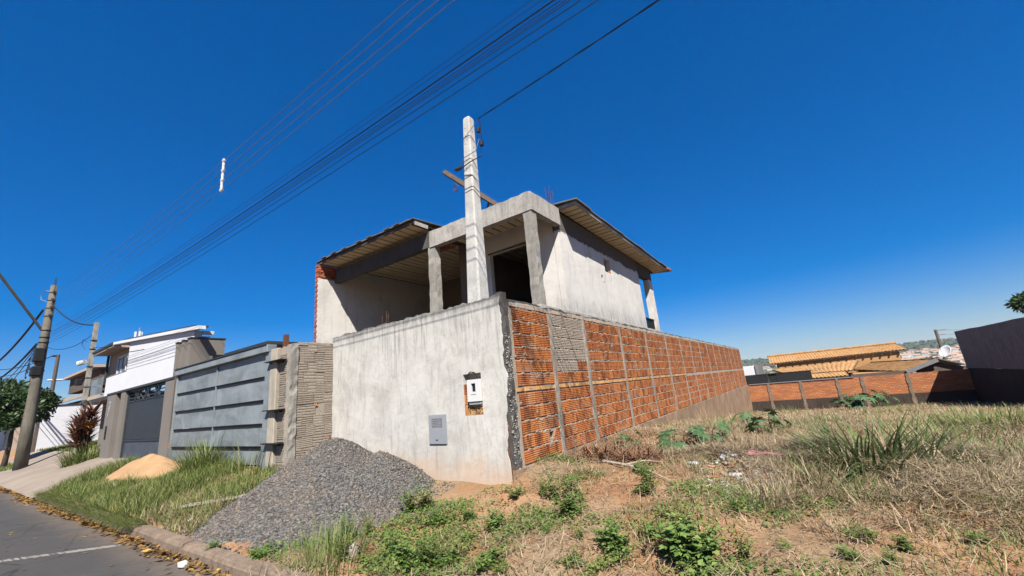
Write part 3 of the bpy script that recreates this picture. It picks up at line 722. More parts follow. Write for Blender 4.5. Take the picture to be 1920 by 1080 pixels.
# ================================================================== UNFINISHED HOUSE
HX, HY = -5.0, 8.5
FZ = 1.98; CLZ = 5.02
hs_ = thing('unfinished_house', 'unfinished two-storey concrete and plaster house with open balcony behind the walls', 'house', (-9.4, 13.5, -1.2))
# ground floor (behind the walls)
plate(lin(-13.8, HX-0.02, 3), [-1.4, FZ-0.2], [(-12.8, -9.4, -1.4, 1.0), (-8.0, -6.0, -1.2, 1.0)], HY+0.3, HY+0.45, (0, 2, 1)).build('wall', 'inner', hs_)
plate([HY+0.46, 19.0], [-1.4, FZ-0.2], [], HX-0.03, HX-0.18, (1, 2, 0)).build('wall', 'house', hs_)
m = MB(); m.box(-13.78, HX+0.08, HY-0.05, 19.0, FZ-0.2, FZ); m.build('floor_slab', 'beam', hs_, bevel=0.01)
MB().box(-13.7, HX-0.25, HY+0.25, 17.0, FZ+0.0005, FZ+0.0015).build('bounce_cut_sheet', 'floor', hs_)  # thin dark sheet added to cut light bouncing into the rooms
# columns
m = MB()
def column(x0, x1, y0, y1, z0, z1, mat, j=0.008, n=14):
    m = MB()
    for k in range(n+1):
        z = z0+(z1-z0)*k/n
        for (x, y) in ((x0, y0), (x1, y0), (x1, y1), (x0, y1)): m.v.append((x+rnd.uniform(-j, j), y+rnd.uniform(-j, j), z))
    for k in range(n):
        for i in range(4): m.f.append((k*4+i, k*4+(i+1) % 4, (k+1)*4+(i+1) % 4, (k+1)*4+i))
    m.f.append((0, 1, 2, 3)); m.f.append(tuple(n*4+i for i in range(4)))
    return m.build('column', mat, hs_)
column(-5.20, -4.93, HY+0.01, HY+0.23, FZ-0.01, 4.50, 'conc', 0.012)
column(-8.77, -8.45, HY+0.01, HY+0.21, FZ-0.01, 4.52, 'conc', 0.014)
column(-5.22, -4.97, 18.35, 18.85, FZ-0.01, 4.30, 'house', 0.006)
# front beam with shuttering steps, upper capping strip set back
plate(lin(-8.66, -4.90, 22), [4.50, 4.70, 4.93], [], HY-0.02, HY+0.2, (0, 2, 1), 0.010, 0.005, 11).build('beam', 'beam', hs_)
plate(lin(-8.66, -4.90, 30), [4.935, 5.03], [], HY-0.008, HY+0.2, (0, 2, 1), 0.014, 0.005, 12).build('beam_cap', 'beam', hs_)
plate(lin(-13.78, -8.665, 16), [4.53, 5.04], [], HY+0.0, HY+0.2, (0, 2, 1), 0, 0.004, 13).build('beam', 'darkconc', hs_)  # left run of the beam: darker concrete paints in the eave's shade
plate(lin(HY+0.205, 10.05, 8), [4.50, 5.03], [], -4.902, -5.1, (1, 2, 0), 0.014, 0.005, 14).build('beam', 'beam', hs_)
plate(lin(17.0, 18.95, 4), [4.30, 4.92], [], HX+0.004, HX-0.2, (1, 2, 0), 0, 0.004, 15).build('beam', 'darkconc', hs_)
# balcony rear wall with the door opening, its plaster and the lintel stain
DY = 10.05
plate(lin(-8.5, HX-0.19, 12), lin(FZ+0.002, 5.0, 8), [(-7.55, -6.05, FZ+0.002, 4.30)], DY, DY+0.16, (0, 2, 1), 0, 0.002, 16).build('wall', 'house', hs_)
plate([-7.62, -5.98], [4.302, 4.36], [], DY-0.012, DY-0.001, (0, 2, 1), 0.012, 0.003).build('lintel', 'darkconc', hs_)
# side wall
plate(lin(DY-0.002, 17.05, 26), lin(FZ+0.002, 4.98, 10), [(13.28, 13.86, 3.74, 4.24), (12.84, 13.0, 3.36, 3.54)], HX, HX-0.18, (1, 2, 0), 0, 0.002, 17).build('wall', 'side', hs_)
MB().box(HX-0.12, HX-0.02, 13.68, 13.858, 3.745, 3.84).build('brick', 'brick', hs_, bevel=0.004)
MB().box(HX-0.1, HX+0.012, 12.97, 13.1, 3.28, 3.37).build('mortar_lump', 'mortar', hs_, bevel=0.03, jit=0.012)
# partition pier between balcony and open room, rear walls
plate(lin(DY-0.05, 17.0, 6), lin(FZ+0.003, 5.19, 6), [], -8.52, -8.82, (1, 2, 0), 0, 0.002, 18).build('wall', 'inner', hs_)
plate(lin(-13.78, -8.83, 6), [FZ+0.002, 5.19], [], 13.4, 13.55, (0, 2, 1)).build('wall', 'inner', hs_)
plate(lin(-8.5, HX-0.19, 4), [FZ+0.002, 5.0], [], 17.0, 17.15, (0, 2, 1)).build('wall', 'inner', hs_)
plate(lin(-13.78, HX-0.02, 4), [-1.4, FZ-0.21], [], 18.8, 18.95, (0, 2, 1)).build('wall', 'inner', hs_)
# left party wall: rendered inner face, toothed solid-brick front end
LX0, LX1, LY0 = -14.0, -13.8, 7.85
plate(lin(LY0+0.01, 19.0, 24), lin(-1.4, 5.16, 14), [(LY0+0.01, 8.72, 4.62, 5.16)], LX1, LX1-0.05, (1, 2, 0), 0, 0.002, 19).build('wall', 'house', hs_)
plate([LY0+0.12, 19.0], [-1.4, 5.14], [], LX1-0.052, LX0, (1, 2, 0)).build('wall', 'mortar', hs_)
z = -0.2; k = 0
while z < 5.12:
    m = MB(); m.box(LX0, LX1-0.006, LY0+(0.02 if k % 2 else 0.0), LY0+0.118, z+0.006, min(z+0.082, 5.15)); m.build('brick', 'solid', hs_, bevel=0.004, jit=0.004)
    if z > 4.6:
        for q in range(4):
            y0 = LY0+0.125+0.19*q+(0.08 if k % 2 else 0); m = MB(); m.box(LX1-0.05, LX1-0.012, y0, y0+0.178, z+0.006, min(z+0.082, 5.15)); m.build('brick', 'solid', hs_, bevel=0.003)
    z += 0.094; k += 1
# ceilings: boards running back from the street
def boards(x0, x1, y0, y1, z0, z1, w, name='ceiling_board', axis='Y', mat='plank'):
    n = max(1, round((x1-x0)/w)) if axis == 'Y' else max(1, round((y1-y0)/w))
    for i in range(n):
        m = MB(); dz = rnd.uniform(-0.006, 0.006)
        if axis == 'Y':
            a = x0+(x1-x0)*i/n+0.028; b = x0+(x1-x0)*(i+1)/n-0.028
            m.add([(a, y0, z0+dz), (b, y0, z0+dz), (b, y1, z1+dz), (a, y1, z1+dz), (a, y0, z0+dz+0.02), (b, y0, z0+dz+0.02), (b, y1, z1+dz+0.02), (a, y1, z1+dz+0.02)], [(0, 1, 2, 3), (4, 5, 6, 7), (0, 1, 5, 4), (1, 2, 6, 5), (2, 3, 7, 6), (3, 0, 4, 7)])
        else:
            a = y0+(y1-y0)*i/n+0.028; b = y0+(y1-y0)*(i+1)/n-0.028; za = z0+(z1-z0)*i/n; 
            m.box(x0, x1, a, b, za+dz, za+dz+0.02)
        m.build(name, mat, hs_)
boards(-13.78, -8.86, 7.95, 13.4, 5.17, 5.17, 0.30)
MB().box(-13.95, -8.70, 7.95, 13.5, 5.20, 5.215).build('ceiling_batten_sheet', 'groove', hs_)
boards(-8.48, -5.22, HY+0.21, 16.9, 4.93, 4.93, 0.30)
MB().box(-8.80, -5.12, HY+0.21, 17.0, 4.958, 4.97).build('ceiling_batten_sheet', 'groove', hs_)
boards(-4.98, -4.44, 10.22, 19.6, 5.04, 4.83, 0.30, 'soffit_board', 'X')
# right roof: fibre-cement sheets on the eave
def slab8(name, pts, th, mat, parent):
    m = MB(); P = [np.array(p, float) for p in pts]
    m.add(P+[p+np.array([0, 0, th]) for p in P], [(0, 1, 2, 3), (4, 5, 6, 7), (0, 1, 5, 4), (1, 2, 6, 5), (2, 3, 7, 6), (3, 0, 4, 7)])
    return m.build(name, mat, parent)
slab8('soffit_batten_sheet', [(-5.15, 10.2, 5.072), (-4.44, 10.2, 5.072), (-4.44, 19.6, 4.862), (-5.15, 19.6, 4.862)], 0.012, 'groove', hs_)
slab8('fascia', [(-4.44, 10.17, 5.03), (-4.40, 10.17, 5.03), (-4.40, 19.65, 4.81), (-4.44, 19.65, 4.81)], 0.10, 'beam', hs_)
slab8('fascia', [(-5.02, 10.165, 5.05), (-4.445, 10.165, 5.04), (-4.445, 10.195, 5.04), (-5.02, 10.195, 5.05)], 0.10, 'beam', hs_)
y = 10.1; k = 0
while y < 19.5:
    zz = 5.135-(y-10.1)*0.0222
    slab8('roof_sheet', [(-8.4, y-0.03, zz+0.40), (-4.33+rnd.uniform(-0.03, 0.03), y-0.03, zz+rnd.uniform(0, 0.012)), (-4.33+rnd.uniform(-0.03, 0.03), y+0.95, zz-0.02), (-8.4, y+0.95, zz+0.38)], 0.035, 'fibre', hs_)
    y += 0.93; k += 1
m = MB(); m.tube([(-4.42, 19.55, 4.93), (-4.30, 19.72, 4.86)], 0.09, 8); m.build('ridge_end_tile', 'solid', hs_)
# left roof: sheets with ragged front edge
MB().box(-13.98, -8.70, 7.90, 7.94, 5.16, 5.25).build('fascia', 'darkconc', hs_)
MB().box(-8.715, -8.68, 7.945, 8.47, 5.12, 5.24).build('fascia', 'beam', hs_)
x = -14.02
while x < -8.75:
    w = rnd.uniform(0.55, 0.8); x1 = min(x+w+0.03, -8.66); z = 5.255+rnd.uniform(0, 0.02)
    slab8('roof_sheet', [(x, 7.83+rnd.uniform(-0.04, 0.04), z), (x1, 7.83+rnd.uniform(-0.04, 0.04), z+0.012), (x1, 13.6, z+0.45), (x, 13.6, z+0.44)], rnd.uniform(0.025, 0.045), 'fibre', hs_)
    x += w
for i in range(7):
    xx = -13.6+i*0.72+rnd.uniform(-0.2, 0.2); m = MB(); m.obox((xx, 7.87, 5.315), (1, 0, 0.06), (0, 1, 0.1), (0, -0.1, 1), 0.13, 0.09, 0.014); m.build('roof_tile', 'fibre', hs_)
for k in range(4):
    for q in range(2):
        m = MB(); m.box(-9.75+k*0.22, -9.55+k*0.22, 9.85, 9.98, 4.96+q*0.1, 5.05+q*0.1); m.build('brick', 'solid', hs_, bevel=0.004)
# rebar starters and rubble on the rear corner, railing at the back
for (dx, dy) in ((0, 0), (0.14, 0.02), (0.02, 0.15), (0.15, 0.16)):
    MB().tube([(-5.25+dx, 10.0+dy, 5.0), (-5.24+dx, 10.0+dy, 5.8+rnd.uniform(-0.08, 0.08))], 0.008, 4).build('rebar', 'rust', hs_)
for zz in (5.25, 5.5, 5.7): MB().tube([(-5.255, 9.995, zz), (-5.09, 9.998, zz), (-5.088, 10.17, zz), (-5.252, 10.165, zz), (-5.255, 9.995, zz)], 0.005, 4).build('stirrup', 'rust', hs_)
MB().box(HX-0.1, HX, 17.2, 18.3, 2.42, 2.46).build('railing', 'black', hs_)
for i in range(9): MB().box(HX-0.06, HX-0.03, 17.3+i*0.12, 17.34+i*0.12, FZ, 2.42).build('baluster', 'black', hs_)
# small parapet stub with rebars visible above the front wall
MB().box(-8.0, -7.2, 5.75, 5.95, 1.2, 1.62).build('masonry_stub', 'cap', hs_, bevel=0.02, jit=0.01)
for dx in (0.15, 0.3, 0.36): MB().tube([(-7.75+dx, 5.85, 1.5), (-7.74+dx, 5.86, 1.98+rnd.uniform(-0.08, 0.05))], 0.007, 4).build('rebar', 'rust', hs_)

# hoist beam resting on the roof edge
P0 = onY(832, 322, 8.05); P1 = np.array([-6.2, 9.0, 5.15])
hb = thing('hoist_beam', 'dark timber hoist beam with hanging pulley jutting over the balcony roof', 'beam', tuple((P0+P1)/2-np.array([0, 0, 0.6])))
MB().bar(P0, P1, 0.10, 0.13).build('timber', 'timber', hb)
pm = P0*0.8+P1*0.2
MB().tube([pm+np.array([0, 0, -0.06]), pm+np.array([0, 0, -0.22])], 0.008, 5).build('hook', 'rust', hb)
m = MB()
m.tube([pm+np.array([0, 0, -0.3])+0.075*np.array([math.cos(a), 0, math.sin(a)*1.3]) for a in np.linspace(0, 2*math.pi, 13)], 0.018, 5); m.build('pulley', 'rust', hb)
pl = P0*0.35+P1*0.65
MB().bar(pl, (pl[0]-0.35, pl[1]+0.1, 5.03), 0.07, 0.07).build('strut', 'timber', hb)
MB().bar(pl*0.6+P1*0.4, (P1[0]-0.9, 9.3, 5.02), 0.05, 0.05).build('strut', 'timber', hb)
MB().bar(P1+np.array([0, 0, -0.3]), P1+np.array([0, 0, 0.05]), 0.09, 0.09, (0, 1, 0)).build('strut', 'timber', hb)

# ================================================================== WHITE SERVICE POLE
wp = thing('service_pole', 'tall whitewashed square concrete service pole rising behind the plaster wall', 'pole', (-4.42, 5.42, -1.3))
m = MB(); cxp, cyp = -4.40, 5.42
for z, h in ((-1.4, 0.18), (1.6, 0.148), (5.17, 0.080), (5.21, 0.058)):
    cx = cxp+0.075*(z-1.6)/3.6
    for sx, sy in ((-1, -1), (1, -1), (1, 1), (-1, 1)):
        c_ = h*0.22
        for (ax, ay) in (((sx*(h-c_)), sy*h), (sx*h, sy*(h-c_))) if sx*sy < 0 else ((sx*h, sy*(h-c_)), (sx*(h-c_), sy*h)):
            m.v.append((cx+ax, cyp+ay, z))
for k in range(3):
    for i in range(8): m.f.append((k*8+i, k*8+(i+1) % 8, (k+1)*8+(i+1) % 8, (k+1)*8+i))
m.f.append(tuple(range(24, 32)))
shaft = m.build('shaft', 'pole', wp)
for i in range(6):
    z = 4.95-i*0.17; h = 0.0815+(5.1-z)*0.019; cx = cxp+0.075*(z-1.6)/3.6
    MB().tube([(cx-0.02, cyp-h-0.003, z), (cx-0.02, cyp-h+0.01, z)], 0.011, 6).build('bolt_hole', 'black', wp)
    MB().tube([(cx+h+0.003, cyp, z-0.08), (cx+h-0.01, cyp, z-0.08)], 0.011, 6).build('bolt_hole', 'black', wp)
def band(z, sag=0.0, r=0.010, mat='cable'):
    h = 0.083+(5.1-z)*0.019+r; cx = cxp+0.075*(z-1.6)/3.6
    MB().tube([(cx-h, cyp-h*0.7, z), (cx-h*0.75, cyp-h, z-sag), (cx+h*0.75, cyp-h, z-sag*0.5), (cx+h, cyp-h*0.75, z-sag), (cx+h, cyp+h*0.6, z-sag*4)], r, 5).build('wire_band', mat, wp)
for z, s_ in ((4.78, 0.03), (4.30, 0.05), (3.92, 0.02), (3.70, 0.02), (3.64, 0.03)): band(z, s_, 0.004)
IN = np.array([-4.52, cyp-0.17, 4.12])
MB().tube([IN+np.array([-0.06, 0, 0]), IN+np.array([0.09, 0, -0.02])], 0.035, 7).build('insulator', 'insul', wp)
dp = onY(897, 222, 5.25)
MB().tube([IN, IN+np.array([0.2, -0.05, 0.12]), dp+np.array([-0.12, 0, -0.62]), dp+np.array([-0.02, 0, -0.42])], 0.008, 5).build('drop_lead', 'galv', wp)
MB().tube([IN+np.array([0.05, 0, -0.03]), IN+np.array([0.35, -0.05, -0.02]), dp+np.array([0.0, 0, -0.78]), dp+np.array([0.03, 0, -0.55]), dp+np.array([0.03, 0, -0.15]), dp], 0.010, 5).build('drop_lead', 'cable', wp)
MB().tube([dp+np.array([-0.02, 0, -0.2]), dp+np.array([-0.03, 0, -0.28])], 0.035, 8).build('connector', 'black', wp)
MB().tube([dp+np.array([0.03, 0, -0.5]), dp+np.array([0.025, 0, -0.58])], 0.04, 8).build('connector', 'black', wp)
MB().tube([(cxp+0.0, cyp-0.11, 4.7), dp], 0.006, 4).build('stay_wire', 'galv', wp)
# twisted service drop to the pole beyond the frame
E1 = np.array([8.0, 3.6, 6.3])
q0 = onY(1235, 0, 4.0)
def para(P, Q, Rr, ts):
    """points on a curve through P (t=0), Q (its own t by x), Rr (t=1)"""
    tq = (Q[0]-P[0])/(Rr[0]-P[0]); base = P+(Rr-P)*tq; k = (Q-base)/(tq*(1-tq))
    return [P+(Rr-P)*t+k*t*(1-t) for t in ts]
q0 = onY(1235, 0, 4.55)
E1 = q0+(q0-dp)*1.6; E1 = np.array([8.0, 3.55, dp[2]+ (q0[2]-dp[2])*1.25])
pts = para(dp, q0, E1, np.linspace(0, 1, 41))
m = MB()
for ph in (0, math.pi):
    m.tube([p+0.008*np.array([0, math.cos(i*1.9+ph), math.sin(i*1.9+ph)]) for i, p in enumerate(pts)], 0.007, 5)
tag(m.build('service_drop_cable', 'cable', base=tuple(dp)), 'twisted black service drop cable leading off the whitewashed pole', 'cable')

# ================================================================== WHITE NEIGHBOUR HOUSE
NY = 4.5
nh = thing('modern_house', 'white modern two-storey house with sloping roof and taupe fins beyond the steel gate', 'house', (-19, 7.5, -1.0))
ftl = -23.1; frr = -14.55
rz_at = lambda x: 3.40+(x-ftl)*(2.60-3.40)/(-14.0-ftl)
# street facade: white panel with a sloped top, recess cut out at upper left
m = MB()
bz = 1.30
poly_pts = [(-23.9, bz), (frr, bz), (frr, rz_at(frr)-0.06), (-21.1, rz_at(-21.1)-0.06), (-21.1, 2.05), (-23.9, 2.05)]
m.prism(poly_pts, 1, NY, NY+0.2); m.build('facade', 'white', nh)
# recess: beige rear wall, window, side cheek
MB().box(-26.4, -21.12, NY+0.5, NY+0.6, 1.3, 3.26).build('recess_wall', 'beige', nh)
wnd = MB().box(-24.6, -23.4, NY+0.46, NY+0.495, 2.1, 2.95).build('window', 'glass', nh)
plate([-24.68, -23.32], [2.02, 3.03], [(-24.6, -23.4, 2.1, 2.95), ], NY+0.43, NY+0.46, (0, 2, 1)).build('frame', 'white', wnd)
MB().box(-24.02, -23.98, NY+0.425, NY+0.455, 2.101, 2.949).build('mullion', 'white', wnd)
MB().box(-23.9, -21.12, NY+0.02, NY+0.495, 2.055, 2.09).build('parapet_cap', 'darkmetal', nh)
MB().box(-21.1, frr-0.1, NY+0.21, NY+0.45, 1.3, 2.45).build('body', 'white', nh)
# roof slab, thin dark sheet over white fascia
def slope(x0, x1, y0, y1, dz0, th, name, mat):
    m = MB(); m.add([(x0, y0, rz_at(x0)+dz0), (x1, y0, rz_at(x1)+dz0), (x1, y1, rz_at(x1)+dz0), (x0, y1, rz_at(x0)+dz0)]+[(x0, y0, rz_at(x0)+dz0+th), (x1, y0, rz_at(x1)+dz0+th), (x1, y1, rz_at(x1)+dz0+th), (x0, y1, rz_at(x0)+dz0+th)], [(0, 1, 2, 3), (4, 5, 6, 7), (0, 1, 5, 4), (1, 2, 6, 5), (2, 3, 7, 6), (3, 0, 4, 7)]); return m.build(name, mat, nh)
slope(ftl, -13.95, NY-0.1, NY+0.08, -0.055, 0.10, 'fascia', 'white')
slope(ftl+1.4, -14.4, NY-0.06, NY+0.3, 0.048, 0.05, 'roof_sheet', 'darkmetal')
# level eave over the recess with soffit and gutter
MB().box(-26.3, ftl-0.01, NY-0.1, NY+2.4, 3.26, 3.34).build('soffit', 'beige', nh)
MB().box(-26.35, ftl-0.01, NY-0.14, NY+2.4, 3.345, 3.44).build('gutter', 'darkmetal', nh)
MB().tube([(-26.2, NY+0.4, 3.25), (-26.2, NY+0.4, 2.0)], 0.05, 6).build('downpipe', 'darkmetal', nh)
MB().box(-14.66, -14.54, NY+0.21, NY+0.5, 2.5, 2.6).build('rear_fascia', 'white', nh)
# taupe fins
for (x0, x1, y1, z) in ((-15.56, -15.38, 4.68, 2.33), (-15.08, -14.9, 4.68, 2.33), (-14.6, -14.36, 5.25, 2.33)):
    holes_ = []
    m = MB(); m.box(x0, x1, NY-0.12, y1, 0.9, z); f = m.build('fin', 'taupe', nh)
    MB().box(x0-0.02, x1+0.02, NY-0.14, y1+0.02, z+0.002, z+0.035).build('coping', 'darkmetal', f)
MB().box(-14.358, -14.34, 4.95, 5.25, 1.72, 1.86).build('opening', 'black', nh)
# ground-floor frame: pillars, lintel, entrance recess
m = MB(); m.box(-21.2, -20.1, GYF, GYF+0.35, -1.1, 1.18); pil = m.build('pillar', 'taupe', nh)
m = MB(); m.box(-20.09, -19.5, GYF+0.35, GYF+1.2, -1.1, 1.18); m.build('entry_wall', 'taupe', nh)
m = MB(); m.box(-19.48, -19.0, GYF, GYF+0.3, -1.1, 1.18); m.build('pillar', 'taupe', nh)
m = MB(); m.box(-15.1, -14.4, GYF, GYF+0.3, -1.1, 1.18); m.build('pillar', 'taupe', nh)
MB().box(-21.25, -14.4, GYF-0.02, GYF+0.4, 1.185, 1.25).build('lintel', 'darkmetal', nh)
MB().box(-20.9, -20.7, GYF-0.012, GYF-0.001, -0.35, 0.1).build('intercom', 'black', nh)
MB().box(-19.9, -19.75, GYF+0.33, GYF+0.349, 0.1, 0.28).build('letter_slot', 'black', nh)
m = MB()
strokes(m, [[(0.3, 1.0), (0.7, 1.0), (0.45, 0.75), (0.7, 0.55), (0.3, 0.45)], [(0.2, 0.3), (0.5, 0.3), (0.5, 0.1), (0.2, 0.0)], [(0.1, -0.2), (0.3, -0.25), (0.1, -0.5)]], lambda u, v: (-20.9+u*0.38, GYF-0.006, 0.6+v*0.32), 0.04)
m.build('house_number', 'plastic', nh)
# glass balustrade at the left
MB().box(-27.2, -24.5, NY-0.05, NY+0.9, 1.28, 1.45).build('balcony_slab', 'beige', nh)
for i in range(3): MB().box(-27.1+i*0.88, -26.27+i*0.88, NY, NY+0.015, 1.46, 2.15).build('glass_panel', 'glass', nh)
for i in range(4): MB().box(-27.15+i*0.88, -27.11+i*0.88, NY-0.01, NY+0.025, 1.46, 2.18).build('baluster', 'galv', nh)
MB().box(-26.5, -21.3, NY+0.5, NY+1.0, -1.0, 1.25).build('side_wall', 'taupe', nh)
MB().prism([(-26.6, 1.25), (-21.3, 1.25), (-21.3, 1.1), (-26.6, 1.1)], 1, NY-0.2, NY+0.48).build('canopy', 'darkmetal', nh)

ng = thing('slatted_gate', 'dark slate gate with upright slats and latticed top band under the white house', 'gate', (-17, GYF+0.1, -1.0))
GA, GBx = -18.98, -15.12; gy = GYF+0.12
m = MB(); nsl = 40
for i in range(nsl):
    x0 = GA+0.1+(GBx-GA-0.2)*i/nsl; m.box(x0+0.012, x0+(GBx-GA-0.2)/nsl-0.012, gy-0.02, gy+0.01, -0.40, 0.78)
m.build('slats', 'slate', ng)['kind'] = 'stuff'
MB().box(GA+0.1, GBx-0.1, gy+0.012, gy+0.02, -0.4, 0.78).build('backing', 'black', ng)
MB().box(GA+0.1, GBx-0.1, gy-0.01, gy+0.015, -0.98, -0.46).build('kick_sheet', 'slate2', ng)
for zz in (-0.455, 0.785, 1.12): MB().box(GA+0.1, GBx-0.1, gy-0.035, gy+0.025, zz, zz+0.045).build('rail', 'slate', ng)
for x0 in (GA, GBx-0.1): MB().box(x0, x0+0.1, gy-0.05, gy+0.05, -1.05, 1.18).build('stile', 'slate', ng)
for zz in (0.9, 1.01): MB().box(GA+0.1, GBx-0.1, gy-0.02, gy+0.0, zz, zz+0.03).build('rail', 'slate', ng)
for i in range(3):
    cx = GA+1.0+i*0.98
    for (dx0, dx1) in ((-0.14, 0.02), (0.14, -0.02), (-0.24, -0.10), (0.24, 0.10)):
        MB().bar((cx+dx0, gy-0.03, 1.12), (cx+dx1, gy-0.03, 0.96), 0.05, 0.03, (0, 1, 0)).build('lattice_bar', 'slate', ng)
        MB().bar((cx+dx1, gy-0.034, 0.96), (cx+dx0, gy-0.034, 0.83), 0.05, 0.03, (0, 1, 0)).build('lattice_bar', 'slate', ng)

# annexes behind the steel gate
ax_ = thing('flat_annex', 'low taupe flat-roofed annex showing over the steel gate', 'building', (-17.4, 8.5, -1.0))
MB().box(-20.6, -14.33, 6.5, 10.5, -1.1, 2.22).build('wall', 'taupe', ax_)
MB().box(-20.7, -14.27, 6.44, 10.56, 2.223, 2.33).build('parapet_cap', 'darkmetal', ax_)
MB().box(-20.5, -15.5, 6.35, 6.44, 1.95, 2.0).build('drip', 'darkmetal', ax_)
a2 = thing('taupe_block', 'small taupe upper block tucked behind the brick-ended house wall', 'building', (-16.4, 12.2, 2.34))
MB().box(-18.5, -14.36, 7.45+3.1, 12.4, 2.0, 3.75).build('wall', 'taupe', a2)
MB().box(-18.56, -14.30, 7.40+3.1, 12.46, 3.753, 3.81).build('coping', 'darkmetal', a2)
# antenna above the white roof
an = thing('cell_antenna', 'distant white telecom antenna mast showing above the white house roof', 'antenna', tuple(onY(262, 640, 40)))
pA = onY(262, 640, 40); pT = onY(262, 614, 40); pA = pA-np.array([0, 0, 12])
MB().tube([pA, pT], 0.22, 6).build('mast', 'galv', an)
for a in range(3):
    for k in range(2):
        c = pT+np.array([0.9*math.cos(a*2.1), 0.9*math.sin(a*2.1), -2.4-2.9*k]); MB().obox(c, (1, 0, 0), (0, 1, 0), (0, 0, 1), 0.24, 0.24, 1.0).build('panel', 'white', an)

# ================================================================== POLES, LAMP AND WIRES AT LEFT
PX_, PYy = -30.0, 3.22
up = thing('utility_pole', 'thick round concrete street pole carrying the overhead lines and a lamp arm', 'pole', (PX_, PYy, -1.46))
m = MB(); m.tube([(PX_, PYy, -1.6), (PX_, PYy, 0.5), (PX_, PYy, 4.0), (PX_, PYy, 7.25)], [0.235, 0.215, 0.17, 0.125], 16); m.build('shaft', 'upole', up, smooth=True)
for z in (6.85, 6.45, 6.05, 5.65):
    rr = 0.125+(7.25-z)*0.014
    MB().tube([(PX_, PYy, z-0.02), (PX_, PYy, z+0.02)], rr+0.015, 12).build('clamp_band', 'black', up)
    m = MB(); m.tube([(PX_+rr, PYy, z), (PX_+rr+0.16, PYy, z)], [0.03, 0.05], 7); m.tube([(PX_+rr+0.16, PYy, z-0.06), (PX_+rr+0.16, PYy, z+0.06)], 0.055, 8); m.build('spool_insulator', 'insul', up)
for z in (4.95, 4.6, 4.35, 3.0):
    MB().tube([(PX_, PYy, z-0.02), (PX_, PYy, z+0.02)], 0.16+(5-z)*0.015+0.02, 12).build('clamp_band', 'black', up)
m = MB(); m.box(PX_-0.12, PX_+0.36, PYy-0.26, PYy+0.08, 3.4, 4.05); m.build('junction_box', 'black', up, bevel=0.03)
m = MB(); m.box(PX_-0.26, PX_+0.26, PYy-0.26, PYy+0.1, 2.75, 3.2); m.build('junction_box', 'black', up, bevel=0.04)
m = MB()
for k in range(3):
    m.tube([(PX_-0.2+0.25*math.cos(a), PYy-0.3-0.02*k, 3.4-0.25*k+0.25*math.sin(a)) for a in np.linspace(0, 5.5, 14)], 0.018, 4)
m.build('cable_coil', 'cable', up)
L0 = np.array([PX_-0.05, PYy-0.15, 5.0]); L1 = onX(-60, 460, -29.0)
L1 = onX(0, 516, -29.2); L1 = L0+(L1-L0)*1.7
ar = MB().tube([L0, L0+(L1-L0)*0.5, L1], 0.06, 8).build('lamp_arm', 'upole', up)
m = MB(); dv = (L1-L0)/np.linalg.norm(L1-L0); m.tube([L1, L1+dv*0.25, L1+dv*0.7, L1+dv*0.85], [0.07, 0.14, 0.15, 0.06], 8); m.build('lamp_head', 'galv', ar)
m = MB(); m.tube([(PX_-0.12, PYy, 6.9), (PX_-0.4, PYy-0.2, 7.05), (PX_-0.75, PYy-0.3, 6.85), (PX_-0.6, PYy-0.3, 6.6), (PX_-0.1, PYy-0.1, 6.4)], 0.02, 5); m.build('jumper_lead', 'galv', up)
m = MB(); m.tube([(PX_-0.1, PYy, 7.2), (PX_+0.0, PYy, 7.55), (PX_+0.3, PYy, 7.6), (PX_+0.42, PYy, 7.3), (PX_+0.33, PYy, 6.9)], 0.012, 4); m.build('jumper_lead', 'cable', up)

# a second pole of the line, beyond the frame, so the wires have somewhere to go
EX, EY = 8.0, 3.5
up2 = thing('utility_pole', 'round concrete street pole at the far corner of the vacant lot', 'pole', (EX, EY, -1.46))
MB().tube([(EX, EY, -1.7), (EX, EY, 7.6)], [0.22, 0.13], 14).build('shaft', 'upole', up2, smooth=True)
m = MB()
for z in (6.6, 6.2, 5.8, 5.4): m.tube([(EX-0.2, EY, z-0.06), (EX-0.2, EY, z+0.06)], 0.055, 7)
m.build('spool_insulator', 'insul', up2)
def ypl(px, py):
    r = ray(px, py); k = 0.3/38.0       # y = 3.2 + k (x + 30)
    s_ = (3.2+k*30)/(r[1]-k*r[0]); return r*s_
def wire(name, A, Q, B, r, mat, label, group, n=40):
    pts = para(np.array(A, float), np.array(Q, float), np.array(B, float), np.linspace(0, 1, n))
    o = MB().tube(pts, r, 5).build(name, mat, base=tuple(np.array(A, float)), smooth=True); return tag(o, label, 'cable', group)
UPW = []
for i, px in enumerate((765, 793, 822, 852)):
    q = ypl(px, 0); zA = 6.85-0.4*i; UPW.append(np.array(para(np.array((PX_+0.3, PYy, zA)), q, np.array((EX-0.2, EY, q[2]+0.45)), np.linspace(0, 1, 200))))
    wire('power_line', (PX_+0.3, PYy, zA), q, (EX-0.2, EY, q[2]+0.45), 0.0075, 'alu', ('topmost', 'second highest', 'third highest', 'lowest')[i]+' of the four bare power lines on the street pole', 'bare power lines')
for i, (px, zA, r, nm) in enumerate(((998, 4.98, 0.0035, 'thin'), (1016, 4.9, 0.004, 'thin'), (1038, 4.75, 0.0095, 'thick'), (1052, 4.66, 0.005, 'thin'), (1062, 4.6, 0.005, 'thin'), (1070, 4.55, 0.005, 'thin'), (1089, 4.42, 0.006, 'thin'), (1121, 4.3, 0.006, 'thin'))):
    q = ypl(px, 0)
    wire('telephone_cable', (PX_+0.15, PYy+0.02*i, zA), q, (EX-0.15, EY, q[2]+0.25), r, 'cable', 'thickest black telephone cable in the lower bundle of overhead lines' if nm == 'thick' else 'thin black telephone cable in the lower bundle of overhead lines', 'telephone cables in the lower bundle')
